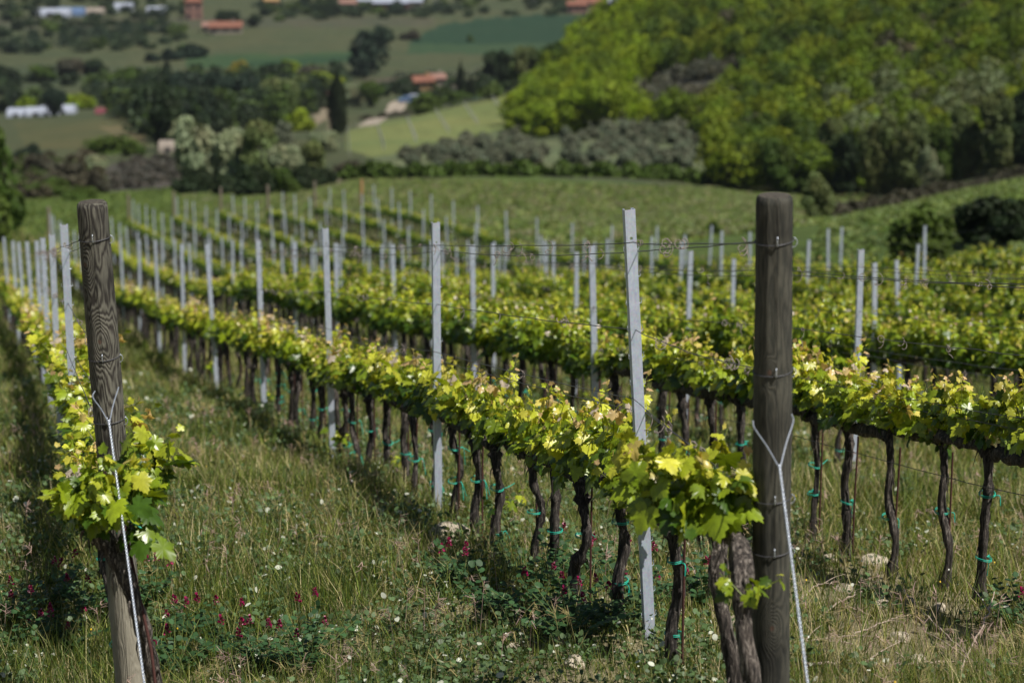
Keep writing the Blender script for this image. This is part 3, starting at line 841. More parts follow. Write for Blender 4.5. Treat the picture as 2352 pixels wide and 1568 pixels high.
for n_, (d, r, q, P, start) in enumerate(sites[:NIND]):
    ang, sl = rowdir(r, d)
    lod = 0 if d < 21 else 1
    o = empty('grapevine', P, ang, cat='grapevine', group=VG)
    k_ = q + 1; sp = (d - start) / SPAN
    if sp < 0:
        who = 'gnarled grapevine, %s from the near end of %s' % (nth(k_ + (1 if r == 'L' else 0)), ROWNAME[r]) if r in 'AL' else 'gnarled grapevine, %s before the first steel post of %s' % (nth(7 - q), ROWNAME[r])
    else:
        who = 'leafy grapevine, %s after the %s steel post of %s' % (nth(int((sp - int(sp)) * 7) + 1), nth(int(sp) + 1), ROWNAME[r])
    o['label'] = who
    flip = 0
    cz = .72 if r in 'AL' else .90; tr = put('trunk', ME_trunk[lod][int(rng.integers(len(ME_trunk[lod])))], o, (0, 0, 0), scale=(1, 1, cz / CORD))
    pool = ME_tall if (r in 'CDEFGH' or (r == 'B' and d > 21)) else ME_leaf[lod]
    fo = put('foliage', pool[int(rng.integers(len(pool)))], o, (rng.normal(0, .03), 0, cz - CORD - SLOPE * 0))
    fo.scale = (1, (1.35 if r == 'L' else 1.) * rng.uniform(.9, 1.1) * (1 if rng.random() < .5 else -1), rng.uniform(.94, 1.08))
    if d < 34:
        if rng.random() < .16: put('low_shoot', ME_sprout[int(rng.integers(3))], o, (0, 0, rng.uniform(.05, .4)), rz=rng.uniform(0, 6))
        sx = rng.choice([-.045, .045])
        put('stake', ME_stake, o, (sx, -.03, 0), rz=rng.uniform(0, 6))
        if d < 28:
            for z in ([.22, .52] if rng.random() < .6 else [.4]):
                tz = z + rng.normal(0, .06)
                put('tie', ME_tie[int(rng.integers(6))], o, (0, -.004, tz), rz=rng.choice([0, .3, -.3]))
# the far vines of each row, past the three hundred nearest
gfar = [(vine_trunk(60 + s, 1.2, 1), vine_leaves(60 + s, 2, s > 2)) for s in range(6)]
FV = MB(); 
arr = []
for tb, lb in gfar:
    arr.append([(np.concatenate(b.v), np.concatenate(b.idx), np.concatenate(b.tot), np.concatenate([np.asarray(c) for c in b.col])) for b in (tb, lb)])
TV, TI, TT, TC, TM, tn = [], [], [], [], [], 0
for (d, r, q, P, start) in sites[NIND:] + aside:
    ang, sl = rowdir(r, d); c_, s_ = math.cos(ang), math.sin(ang); pick = int(rng.integers(3, 6)) if (r in 'CDEFGH' or d < 50) else int(rng.integers(3))
    zs = rng.uniform(.9, 1.12) * (1. if d < 55 else (.84 if d < 80 else .70))
    for mi, (V, I, T_, C_) in enumerate(arr[pick]):
        W = V * [1, rng.choice([-1, 1]), zs]
        W[:, 2] += (-.07 if r in 'AL' else .10) * np.clip(W[:, 2] / .6, 0, 1)
        W = np.stack([W[:, 0] * c_ - W[:, 1] * s_, W[:, 0] * s_ + W[:, 1] * c_, W[:, 2] + (sl - SLOPE) * V[:, 0]], 1) + P
        TV.append(W); TI.append(I + tn); TT.append(T_); TC.append(C_ * rng.uniform(.88, 1.12)); TM.append(np.full(len(T_), mi)); tn += len(V)
FV.v = TV; FV.idx = TI; FV.tot = TT; FV.col = TC; FV.mi = TM; FV.sm = [np.zeros(len(t), bool) for t in TT]; FV.n = tn
fo = FV.build('grapevines', [M_bark, M_vine])
tag(fo, 'distant rows of leafy grapevines running down the slope', 'grapevines', kind='stuff')

# ---- the head vine at the foot of the grained post
o = empty('grapevine', baseL + [0.05, -.2, 0], 0, 'stout twisted grapevine head with large fresh leaves wrapping the grained wooden post', 'grapevine', VG)
inv = np.array(o.location)
def loc_(u, v, d): return PT(u, v, d) - inv
g = np.random.default_rng(5)
mb = MB()
P = spline([loc_(372, 1700, 11.1), loc_(352, 1560, 10.95), loc_(330, 1450, 10.8), loc_(298, 1350, 10.72), loc_(262, 1270, 10.7), loc_(222, 1225, 10.7), loc_(196, 1212, 10.75)], 40)
rad = np.interp(np.linspace(0, 1, 40), [0, .3, .55, .8, 1], [.040, .034, .040, .050, .030]) * (1 + .12 * g.normal(0, 1, 40).clip(-1, 1))
tube(mb, P, rad, 16, bark=.13, seed=9)
for q in range(16):
    t = g.integers(6, 38); a_ = g.uniform(0, 6.28); d_ = np.array([math.cos(a_), math.sin(a_) - .4, .1]) * rad[t]
    tube(mb, spline([P[t] + d_, P[t] + d_ * 1.3 + [0, 0, -.04], P[t] + d_ * g.uniform(1, 1.7) + [.01, 0, -.12]], 5), [.005, .005, .004, .002, .001], 4)
tube(mb, spline([loc_(262, 1270, 10.7), loc_(300, 1210, 10.8), loc_(345, 1180, 11.1)], 10), .022, 10, bark=.14, seed=4)
mb.build('trunk', M_bark_lit_grey, o)
mb = MB()
org = [loc_(u, v, d_) for u, v, d_ in ((205,1205,10.65),(215,1190,10.6),(225,1200,10.5),(240,1205,10.5),(250,1190,10.5),(262,1195,10.45),(275,1190,10.5),(290,1185,10.5),(300,1175,10.6),(200,1195,10.8),(175,1190,10.75),(185,1200,10.6),(315,1160,10.75),(330,1150,10.8),(345,1120,10.8),(340,1100,10.9),(350,1090,10.9),(300,1160,10.6),(360,1080,10.85),(368,1100,10.8),(335,1075,10.9),(190,1165,10.6),(165,1175,10.6),(230,1165,10.5))]
shoots(mb, g, LEAF_NEAR, len(org), np.array(org), (.10, .27), 15, (.085, .145), young=-.02, spread=.35)
org = [loc_(u, v, d_) for u, v, d_ in ((325,1250,10.6),(330,1235,10.62),(318,1230,10.6))]
shoots(mb, g, LEAF_NEAR, 3, np.array(org), (.03, .07), 40, (.08, .14), young=-.05, spread=.8)
mb.build('foliage', M_vine, o)
mb = MB(); tube(mb, [loc_(272, 1150, 10.75), loc_(347, 1490, 10.72), loc_(360, 1600, 10.75)], .0075, 7); mb.build('stake', M_rust, o)
mb = MB(); tube(mb, spline([loc_(268, 1178, 10.55), loc_(285, 1182, 10.5), loc_(305, 1200, 10.5), loc_(325, 1212, 10.5)], 10), .003, 5)
tube(mb, spline([loc_(278, 1180, 10.5), loc_(272, 1205, 10.5), loc_(268, 1225, 10.5)], 6), .003, 5); mb.build('tie', M_tie, o)

# ---- the two vines crowding the dark post
def head_vine(at, path, rads, fol, lab, seed, low=None, size=(.10, .165)):
    global inv
    o = empty('grapevine', at, 0, lab, 'grapevine', VG); inv = np.array(o.location); g = np.random.default_rng(seed)
    P = spline([loc_(*p) for p in path], 40)
    rad = np.interp(np.linspace(0, 1, 40), np.linspace(0, 1, len(rads)), rads) * (1 + .10 * g.normal(0, 1, 40).clip(-1, 1))
    mb = MB(); tube(mb, P, rad, 16, bark=.13, seed=seed)
    for q in range(14):
        t = g.integers(6, 38); a_ = g.uniform(0, 6.28); d_ = np.array([math.cos(a_), math.sin(a_) - .4, .1]) * rad[t]
        tube(mb, spline([P[t] + d_, P[t] + d_ * 1.3 + [0, 0, -.04], P[t] + d_ * g.uniform(1, 1.7) + [.01, 0, -.12]], 5), [.005, .005, .004, .002, .001], 4)
    mb.build('trunk', M_bark_lit_grey, o)
    mb = MB(); org = np.array([loc_(*p) for p in fol]); shoots(mb, g, LEAF_NEAR, len(org), org, (.10, .30), 15, size, young=0., spread=.35); mb.build('foliage', M_vine, o)
    if low is not None:
        mb = MB(); shoots(mb, g, LEAF_NEAR, 3, np.array([loc_(*low)] * 3), (.04, .10), 25, (.05, .08), young=.1, spread=.9); mb.build('low_shoot', M_vine, o)
    return o
b1 = at_depth(1748, 10.05); b2 = at_depth(1692, 10.6)
head_vine(b1, [(1775,1780,9.55),(1740,1620,9.5),(1712,1480,9.45),(1706,1360,9.45),(1700,1270,9.5),(1678,1225,9.6),(1620,1205,9.8),(1550,1185,10.1)], [.046,.038,.034,.036,.04,.036,.028,.024],
    [(1500 + 14 * k, 1165 + (k % 3) * 8 + k * 1.5, 9.75 + .04 * (k % 5) - .02 * k / 2) for k in range(16)], 'thick grey trunked grapevine rising against the dark wooden post', 12, (1712, 1375, 9.38), (.10, .17))
head_vine(b2, [(1712,1700,10.2),(1690,1560,10.1),(1662,1420,10.05),(1648,1320,10.05),(1652,1240,10.1),(1610,1195,10.3),(1540,1165,10.6)], [.04,.032,.028,.03,.034,.028,.022],
    [(1470 + 16 * k, 1130 + k * 4, 10.45 - .03 * k) for k in range(12)], 'dark thin grapevine between leaning steel post and thick grey trunk', 13)

# ------------------------------------------------------------------ ground cover
def vnoise(x, y, seed, scale):
    g = np.random.default_rng(seed); T = g.random((64, 64))
    x = x / scale; y = y / scale; i = np.floor(x).astype(int); j = np.floor(y).astype(int); f = x - i; h = y - j
    f = f * f * (3 - 2 * f); h = h * h * (3 - 2 * h)
    q = lambda a, b: T[a % 64, b % 64]
    return (q(i, j) * (1 - f) + q(i + 1, j) * f) * (1 - h) + (q(i, j + 1) * (1 - f) + q(i + 1, j + 1) * f) * h
def fbm(x, y, seed, scale):
    return .55 * vnoise(x, y, seed, scale) + .3 * vnoise(x, y, seed + 1, scale * .45) + .15 * vnoise(x, y, seed + 2, scale * .2)
def scatter(n, r0, r1, a0=-16.5, a1=16.5, power=1.):
    """Random places in the field in front; density falls off as distance**-power per unit area."""
    t = rng.random(n)
    e = 2. - power
    r = np.exp(np.log(r0) + t * np.log(r1 / r0)) if abs(e) < 1e-6 else (r0 ** e + t * (r1 ** e - r0 ** e)) ** (1 / e)
    a = R(1) * rng.uniform(a0, a1, n)
    return r * np.sin(a), r * np.cos(a), r
BARE = [hit(u, v, 7.5)[0][:2].tolist() + [s * 1.15] for u, v, s in ((1290,1480,.30),(790,1500,.28),(1040,1240,.22),(1140,1430,.25),(2000,1330,.4),(2250,1480,.25),(1950,1480,.25),(2100,1540,.28),(640,1290,.2),(100,1060,.5),(2330,1380,.4),(1890,1380,.35),(1600,1260,.35),(1620,1480,.25),(940,1370,.2))]
def grassiness(x, y):
    d = .34 + 1.7 * np.clip(fbm(x + 50, y + 50, 3, .9) - .28, 0, 1)
    for bx, by, s in BARE:
        d = d * (1 - .75 * np.exp(-((x - bx) ** 2 + (y - by) ** 2) / (s * s)))
    u = x / np.maximum(y, 1)
    right = np.clip((u - .10) / .05, 0, 1) * np.clip((15. - y) / 3., 0, 1)
    return d * (1 - .30 * right)
# lines of the rows, to thin tall grass right under foliage of far rows is not needed
def foot_clear(x, y):
    """Trodden soil on the near side of the grained post."""
    return (np.abs(x - baseL[0] - .05) < .30) & (y < baseL[1] + .1) & (y > baseL[1] - 2.2)
BL = np.array([(-.5,0,0),(.5,0,0),(.42,.5,.12),(-.42,.5,.12),(.06,1,.5),(-.06,1,.5)], float)
BLF = np.array([(0,1,2,3),(3,2,4,5)])
GC = np.array([(.05,.085,.016),(.095,.145,.022),(.165,.21,.035),(.26,.27,.07),(.52,.44,.25),(.22,.15,.12)])
gm = MB()
def blades(n, r0, r1, power, hgt, wmul, far=False, green=0.):
    x, y, r = scatter(n, r0, r1, power=power)
    x2, y2, r2 = scatter(n // 4, r0, r1, 16.5, 29., power=power); x3, y3, r3 = scatter(n // 6, r0, r1, -26., -16.5, power=power)
    x, y, r = np.concatenate([x, x2, x3]), np.concatenate([y, y2, y3]), np.concatenate([r, r2, r3]); n = len(x)
    k = rng.random(n) < np.clip(grassiness(x, y) * 1.25, .02, 1)
    if not far: k &= ~(foot_clear(x, y) & (rng.random(n) < .75))
    x, y, r = x[k], y[k], r[k]; m = len(x)
    if far:
        uu, vv, dd_ = proj(np.stack([x, y, ground(x, y)], 1)); kk = (uu < -40 + 110000. / np.maximum(dd_ - .6, 1)) | (dd_ < 44); x, y, r = x[kk], y[kk], r[kk]; m = len(x)
    z = ground(x, y)
    H = rng.uniform(hgt[0], hgt[1], m) * (.55 + .9 * fbm(x, y, 11, 1.7)); W = wmul * r * rng.uniform(.7, 1.5, m)
    a = rng.uniform(0, 2 * np.pi, m); lean = np.abs(rng.normal(.0, .38, m))
    Y = np.stack([np.cos(a) * lean, np.sin(a) * lean, np.ones(m)], 1); Y = unit(Y)
    b = a + np.pi / 2 + rng.normal(0, .5, m)
    X = np.stack([np.cos(b), np.sin(b), np.zeros(m)], 1)
    Z = np.stack([np.cos(a), np.sin(a), -.3 * np.ones(m)], 1)
    dry = fbm(x + 9, y - 4, 21, 2.2)
    ci = np.clip((rng.random(m) ** 1.35) * 4.8 + (dry - .56) * 3.4 - green, 0, 4.99); ci0 = ci.astype(int)
    c = GC[ci0] + (GC[np.minimum(ci0 + 1, 5)] - GC[ci0]) * (ci - ci0)[:, None]
    c = c * rng.uniform(.5, 1.55, (m, 1))
    tile(gm, BL, BLF, X * W[:, None], Y * H[:, None], Z * (H * rng.uniform(.1, .8, m))[:, None], np.stack([x, y, z - .01], 1), c, 0, True)
blades(190000, 8.0, 17, 1.2, (.02, .13), .00040)
blades(85000, 8.0, 19, 1.2, (.12, .26), .00032, green=.25)
blades(200000, 17, 40, 1.5, (.07, .26), .00042, green=.1)
blades(190000, 36, 125, 1.6, (.12, .34), .00045, True)
# drooping dry seed heads
sh = MB()
x, y, r = scatter(2000, 8.5, 26, power=1.2); z = ground(x, y)
V, I = [], []
SP_ = np.array([(-.5,0,0),(.5,0,0),(.3,1,0),(-.3,1,0)], float); SPF = np.array([(0,1,2,3)])
oX, oY, oZ, oO, oC = [], [], [], [], []
for q in range(len(x)):
    if fbm(x[q] + 30, y[q] + 9, 31, 1.1) < .47: continue
    H = rng.uniform(.16, .34); a = rng.uniform(0, 6.28); top = np.array([x[q] + .05 * math.cos(a), y[q] + .05 * math.sin(a), z[q] + H])
    base = np.array([x[q], y[q], z[q]]); w = .00022 * r[q] + .0004
    col = (.42,.30,.26) if rng.random() < .5 else (.36,.30,.14)
    d = top - base; oX.append([w * 1.0, 0, 0]); oY.append(d); oZ.append([0, w, 0]); oO.append(base); oC.append(col)
    for s in range(9):
        a2 = a + rng.normal(0, .9); L = rng.uniform(.025, .06)
        st0 = base + d * (.78 + .022 * s)
        oX.append([w * 1.5 * math.sin(a2), -w * 1.5 * math.cos(a2), 0]); oY.append([L * math.cos(a2), L * math.sin(a2), rng.uniform(-.6, .7) * L]); oZ.append([0, 0, w]); oO.append(st0); oC.append(np.array(col) * rng.uniform(.7, 1.4))
tile(gm, SP_, SPF, *[np.array(k_, float) for k_ in (oX, oY, oZ, oO, oC)])
go2 = gm.build('grass', M_grass); tag(go2, 'rough spring grass, half green and half dry, between the vine rows', 'grass', kind='stuff')
# low leafy weeds
OV = np.array([(0,0,0),(.28,.22,.06),(.36,.55,.05),(.2,.88,0),(0,1,-.05),(-.2,.88,0),(-.36,.55,.05),(-.28,.22,.06)], float); OVF = np.array([(0,1,2,3,4,5,6,7)])
wm = MB()
def weeds(n, r0, r1, thr, seed, col, lsz, hmax, leaves, wide=.09):
    x, y, r = scatter(n, r0, r1, power=1.2)
    k = fbm(x, y, seed, 1.0) > thr
    k &= rng.random(len(x)) < grassiness(x, y) * 2.2
    k &= ~foot_clear(x, y)
    u_ = x / y; k &= ~((u_ > .12) & (rng.random(len(x)) < .75))
    x, y, r = x[k], y[k], r[k]; z = ground(x, y)
    pos, tip, nr, sz, cc = [], [], [], [], []
    for q in range(len(x)):
        m = int(rng.integers(leaves[0], leaves[1])); H = rng.uniform(.3, 1) * hmax
        t = rng.random(m); a = rng.uniform(0, 6.28, m); rad = wide * (.3 + .7 * rng.random(m))
        ca, sa = np.cos(a), np.sin(a)
        pos.append(np.stack([x[q] + ca * rad, y[q] + sa * rad, z[q] + H * t * (1.1 - rad / wide * .4)], 1))
        tip.append(np.stack([ca, sa, rng.uniform(-.2, 1.1, m)], 1) + rng.normal(0, .3, (m, 3)))
        nr.append(np.stack([ca * .3, sa * .3, np.ones(m)], 1) + rng.normal(0, .45, (m, 3)))
        sz.append(rng.uniform(lsz[0], lsz[1], m) * (.8 + r[q] * .02))
        c = np.array(col) * rng.uniform(.65, 1.35, (m, 1)); wh = rng.random(m) < .05; c[wh] = (.62, .64, .52)
        cc.append(c)
    pos, tip, nr, sz, cc = map(np.concatenate, (pos, tip, nr, sz, cc))
    X, Y, Z = frames(tip, nr); s = sz[:, None]
    tile(wm, OV, OVF, X * s, Y * s, Z * s, pos, cc)
weeds(7500, 8.3, 34, .40, 41, (.085, .14, .05), (.018, .042), .22, (12, 30))
weeds(4200, 8.3, 24, .42, 47, (.045, .088, .018), (.012, .028), .12, (14, 30), .11)
x, y, r = scatter(110, 8.3, 32, power=1.2); z = ground(x, y) + rng.uniform(.1, .28, len(x)); m = len(x)
X = np.stack([np.ones(m), 0 * x, 0 * x], 1) * .012; Y = np.stack([0 * x, np.ones(m) * .6, np.ones(m) * .8], 1) * .012
wc = np.where(rng.random((m, 1)) < .45, np.array([[.75, .5, .02]]), np.array([[.75, .75, .68]]))
tile(wm, OV, OVF, X, Y, np.cross(X, Y), np.stack([x, y, z], 1), wc)
wo_ = wm.build('weeds', M_weed); tag(wo_, 'grey-green leafy weeds with tiny white and yellow blooms among the grass', 'weeds', kind='stuff')

# sulla clovers with crimson flower heads
def sulla(seed):
    g = np.random.default_rng(seed); mb = MB(); tops_ = []
    pos, tip, nr, sz, cc = [], [], [], [], []
    for s in range(int(g.integers(12, 18))):
        a = g.uniform(0, 6.28); L = g.uniform(.14, .34); out_ = g.uniform(.3, 1.5)
        d = np.array([math.cos(a) * out_, math.sin(a) * out_, 1.]); d /= np.linalg.norm(d)
        P = spline([(0, 0, 0), d * L * .5 + [0, 0, .02], d * L], 8); tube(mb, P, .002, 4, (.16, .2, .06), cap=False)
        tops_.append(P[-1])
        side = np.cross(d, [0, 0, 1]); side /= np.linalg.norm(side) + 1e-9
        for q in range(2, 8):
            for sg in (-1, 1):
                pos.append(P[q] + side * sg * .004); tip.append(side * sg + d * .35 + g.normal(0, .2, 3)); nr.append(np.array([0, 0, 1.]) + g.normal(0, .4, 3))
                sz.append(g.uniform(.024, .042)); cc.append(np.array([.038, .09, .03]) * g.uniform(.7, 1.35))
    X, Y, Z = frames(np.array(tip), np.array(nr)); s_ = np.array(sz)[:, None]
    tile(mb, OV * [1.35, 1, 1], OVF, X * s_, Y * s_, Z * s_, np.array(pos), np.array(cc))
    return mb.mesh('foliage', M_weed), tops_
def flower_head(seed):
    g = np.random.default_rng(seed); mb = MB()
    tube(mb, [(0, 0, -.10), (0, 0, .045)], .0018, 4, (.2, .2, .07), cap=False)
    m = 34; t = g.random(m); a = g.uniform(0, 6.28, m); rr_ = .013 * (1.15 - t)
    pos = np.stack([np.cos(a) * rr_, np.sin(a) * rr_, t * .05], 1)
    tip = np.stack([np.cos(a), np.sin(a), .3 + t], 1); nr = np.stack([-np.cos(a) * .4, -np.sin(a) * .4, np.ones(m)], 1) + g.normal(0, .3, (m, 3))
    X, Y, Z = frames(tip, nr); s = g.uniform(.012, .02, m)[:, None]
    c = np.array([.34, .005, .085]) * g.uniform(.5, 1.3, (m, 1)); c[g.random(m) < .1] = (.7, .3, .4)
    tile(mb, OV * [1.5, 1, 1], OVF, X * s, Y * s, Z * s, pos, c)
    return mb.mesh('flower_head', M_petal)
SU = [sulla(s) for s in range(5)]; FH = [flower_head(s) for s in range(4)]
spots = [(60,1500,2,'beside the left edge of the picture'),(150,1500,3,'left of the grained post'),(215,1420,2,'touching the left side of the grained post'),(120,1400,2,'in the grass left of the grained post'),
 (350,1400,3,'just right of the grained post'),(440,1470,3,'low in the alley, right of the grained post'),(505,1510,2,'low in the alley beyond the post-side clump'),(400,1560,2,'by the bottom edge, right of the grained post'),
 (610,1545,3,'alone in the middle of the front alley'),(705,1545,3,'right of the lone alley clump'),(1060,1360,3,'left of the bushy clover patch'),(1180,1330,0,'at the far left of the bushy clover patch'),
 (1260,1350,1,'on the upper left of the bushy clover patch'),(1320,1400,3,'in the heart of the bushy clover patch'),(1240,1440,0,'along the lower edge of the bushy clover patch'),(1400,1450,2,'on the right of the bushy clover patch'),
 (1360,1340,2,'at the back of the bushy clover patch'),(1460,1420,2,'touching the leaning steel post'),(1545,1400,2,'behind the leaning steel post'),(1610,1400,2,'between leaning steel post and dark wooden post'),
 (1140,1440,1,'in grass left of the bushy clover patch'),(2330,1440,1,'at the right edge below the vines'),(20,1430,2,'low at the far left border'),(1310,1480,1,'lowest in the bushy clover patch')]
FH_n = 0
for q, (u, v, nf, where) in enumerate(spots):
    p, d = hit(u, v, 7.5); o = empty('sulla_clover', p, rng.uniform(0, 6), '%ssulla clover %s' % (('crimson-flowered ' if nf > 1 else ('single-flowered ' if nf else 'flowerless ')), where), 'flowering plant', 'sulla clovers in the grass')
    me, tp = SU[q % 5]; sc = rng.uniform(.85, 1.15)
    put('foliage', me, o, (0, 0, 0), scale=(sc, sc, sc))
    order = [int(t) for t in rng.permutation(len(tp))[:nf + (nf > 1)]]
    for w in order:
        put('flower_head', FH[FH_n % 4], o, tp[w] * sc + [0, 0, rng.uniform(.04, .09)], scale=(.72, .72, .95)); FH_n += 1

# stones
def rock(seed, sx, sy, sz):
    g = np.random.default_rng(seed); nu, nvv = 18, 11; V = []
    ph = g.uniform(0, 6, 8); nrm = unit(g.normal(0, 1, (9, 3))); dist = g.uniform(.62, .95, 9)
    for a in range(nvv + 1):
        for b in range(nu):
            th = math.pi * a / nvv; f = 2 * math.pi * b / nu
            d = np.array([math.sin(th) * math.cos(f), math.sin(th) * math.sin(f), math.cos(th)])
            dd_ = nrm @ d; r_ = min(1., *[dist[k] / dd_[k] for k in range(9) if dd_[k] > .05]) if (dd_ > .05).any() else 1.
            r_ *= 1 + .05 * math.sin(5 * f + ph[0]) * math.sin(4 * th + ph[1]) + .02 * g.normal()
            V.append(d * r_ * [sx, sy, sz])
    F = [(a * nu + b, (a + 1) * nu + b, (a + 1) * nu + (b + 1) % nu, a * nu + (b + 1) % nu) for a in range(nvv) for b in range(nu)]
    mb = MB(); mb.add(np.array(V), np.array(F)); return mb
for q, (u, v, s, lab) in enumerate([(1032,1238,.15,'large pale round stone at the foot of the second steel post'),(1010,1252,.08,'small pale stone touching the large round stone'),(2008,1300,.11,'sunlit tan stone leaning by a vine trunk on the right'),
    (1905,1290,.07,'small tan stone in the grass right of the dark post'),(2030,1395,.06,'pale pebble at the upper end of the fallen cane'),(1940,1360,.07,'flat tan stone right of the dark post'),
    (2065,1470,.07,'pale broken clod amid dry grass near the lower right'),(1700,1440,.09,'tan clod between the vine trunks by the dark post'),(768,1092,.11,'pale stone at the foot of the third steel post'),
    (2160,1400,.05,'little pale stone between two right-hand vine trunks'),(1285,1478,.06,'flat pale clod in the bare patch under the clover'),(1320,1530,.07,'second flat clod in bare soil near the bottom edge'),
    (100,1130,.09,'pale stone in the alley left of the grained post'),(2110,1530,.08,'broad pale clod beside the bottom canes'),(1180,1495,.06,'small pale clod left of the bare patch')]):
    p, d = hit(u, v, 7.5); o = rock(50 + q, s, s * .75, s * .62).build('stone', M_stone, None, p + [0, 0, s * .15], rng.uniform(0, 6)); tag(o, lab, 'stone', 'stones and clods in the grass')
# dead canes
def cane(uv, rad, lab, lift=.02, forks=3):
    P = [hit(u, v, 7.2)[0] + [0, 0, l] for u, v, l in [(a[0], a[1], a[2] if len(a) > 2 else lift) for a in uv]]
    mb = MB(); S = spline(P, 8 * len(P)); S = S + rng.normal(0, .0035, S.shape)
    tube(mb, S, np.linspace(rad, rad * .5, len(S)), 6, bark=.1)
    for _ in range(forks):
        q = int(rng.integers(3, len(S) - 3)); d_ = unit(S[q + 2] - S[q - 2]) * .5 + rng.normal(0, .5, 3) * [1, 1, .3] + [0, 0, .15]
        L = rng.uniform(.1, .3); tube(mb, spline([S[q], S[q] + d_ * L * .5, S[q] + d_ * L + [0, 0, -.02]], 6), np.linspace(rad * .6, rad * .25, 6), 5)
    o = mb.build('dead_cane', M_twig); tag(o, lab, 'dead branch', 'pruned canes lying about')
cane([(1562,1250,.05),(1590,1330,.07),(1620,1390,.06),(1655,1470,.03)], .007, 'thin pale cane slanting between the leaning steel post and the dark post')
cane([(2065,1370,.06),(2110,1420,.06),(2160,1475,.07),(2215,1530,.07),(2260,1590,.06)], .007, 'long straight cane lying diagonally towards the lower right corner', forks=1)
cane([(1818,1530,.04),(1860,1545,.05),(1950,1540,.04),(2050,1548,.05),(2180,1540,.05),(2360,1545,.05)], .009, 'long forked cane lying level along the bottom right edge', forks=6)
cane([(1822,1490,.04),(1900,1485,.04),(1960,1490,.03)], .006, 'short pale cane lying just above the long forked one', forks=2)
cane([(1870,1440,.03),(1930,1400,.05),(1990,1370,.04),(2010,1365,.03)], .006, 'small crooked cane rising through grass right of the guy wire', forks=3)
cane([(1960,1470,.03),(2040,1440,.04),(2100,1420,.03)], .005, 'slim cane crossing the bare soil under the diagonal one', forks=2)
cane([(2200,1560,.03),(2260,1470,.12),(2280,1440,.2)], .006, 'upright forked twig in the lower right corner', forks=3)
cane([(1840,1385,.03),(1880,1360,.05),(1915,1355,.04)], .005, 'dark little twig by the foot of the guy wire', forks=2)

# ------------------------------------------------------------------ trees and bushes beyond the vineyard
LQ = np.array([(-.5,-.3,.04),(.45,-.45,-.06),(.55,.35,.05),(-.1,.6,-.05),(-.55,.25,.0)], float); LQF = np.array([(0,1,2,3,4)])
def crown(seed, nfac, fsz, kind='round'):
    """Unit crown: about 1 wide, reaching z = 1; uneven lobes of small leaf clumps."""
    g = np.random.default_rng(seed)
    lobes = []
    if kind == 'round':
        for _ in range(15):
            a = g.uniform(0, 6.28); r = .30 * math.sqrt(g.random()); z = g.uniform(.12, .84); r *= 1.2 - .8 * abs(z - .42)
            lobes.append((r * math.cos(a), r * math.sin(a), z, g.uniform(.12, .22), g.uniform(.10, .19)))
        lobes.append((0, 0, .46, .33, .40))
    elif kind == 'tall':
        for _ in range(14):
            a = g.uniform(0, 6.28); r = .26 * math.sqrt(g.random()); z = g.uniform(.10, .88)
            lobes.append((r * math.cos(a), r * math.sin(a), z, g.uniform(.12, .2), g.uniform(.10, .16)))
        lobes.append((0, 0, .46, .30, .42))
    elif kind == 'bush':
        for _ in range(13):
            a = g.uniform(0, 6.28); r = .34 * math.sqrt(g.random()); z = g.uniform(.1, .75) * (1 - r)
            lobes.append((r * math.cos(a), r * math.sin(a), z, g.uniform(.12, .22), g.uniform(.14, .25)))
        lobes.append((0, 0, .3, .36, .45))
    pos, nr, cc = [], [], []
    if kind == 'cypress':
        t = g.random(nfac); z = .03 + .97 * t; w = .5 * np.clip(np.sin(np.pi * np.clip(t * .78 + .2, 0, 1)) ** .8, .02, 1) * np.clip((1.02 - t) * 3, 0, 1)
        a = g.uniform(0, 6.28, nfac); rr_ = w * (.75 + .3 * g.random(nfac)) * (1 + .1 * np.sin(3 * a + 9 * t))
        pos = np.stack([rr_ * np.cos(a), rr_ * np.sin(a), z], 1); nr = np.stack([np.cos(a), np.sin(a), .3 + 0 * a], 1) + g.normal(0, .35, (nfac, 3))
        cc = g.uniform(.7, 1.3, (nfac, 1)) * np.ones((1, 3))
    else:
        wts = np.array([l[3] ** 2 for l in lobes]); wts[-1] *= .5; wts /= wts.sum(); pk = g.choice(len(lobes), nfac, p=wts)
        L_ = np.array(lobes)[pk]; d = unit(g.normal(0, 1, (nfac, 3))); sh_ = 1 - .35 * g.random(nfac) ** 2
        pos = np.stack([L_[:, 0] + d[:, 0] * L_[:, 3] * sh_, L_[:, 1] + d[:, 1] * L_[:, 3] * sh_, L_[:, 2] + d[:, 2] * L_[:, 4] * sh_], 1)
        if kind in ('round', 'tall'):
            dome = np.sqrt(np.clip(1 - ((pos[:, 2] - .45) / .64) ** 2, .04, 1)); pos[:, 0] *= dome * 1.1; pos[:, 1] *= dome * 1.1
        nr = d + [0, 0, .35] + g.normal(0, .55, (nfac, 3))
        lc = g.uniform(.8, 1.2, len(lobes)); hue = g.uniform(.9, 1.12, len(lobes))
        cc = (lc[pk] * g.uniform(.7, 1.3, nfac))[:, None] * np.stack([hue[pk], np.ones(nfac), np.ones(nfac)], 1)
        pos[:, 2] = np.maximum(pos[:, 2], .02)
    tip = g.normal(0, 1, (nfac, 3)); X, Y, Z = frames(tip, nr); s = (fsz * g.uniform(.6, 1.4, nfac))[:, None]
    if kind == 'cypress': Y = unit(np.stack([0 * s[:, 0], 0 * s[:, 0], 1 + 0 * s[:, 0]], 1) + g.normal(0, .3, (nfac, 3))); X = np.cross(Y, unit(nr))
    return X * s, Y * s, Z * s, pos, cc
def crown_mesh(*a):
    X, Y, Z, P, c = crown(*a); mb = MB(); tile(mb, LQ, LQF, X, Y, Z, P, c); return mb.mesh('crown', M_tree)
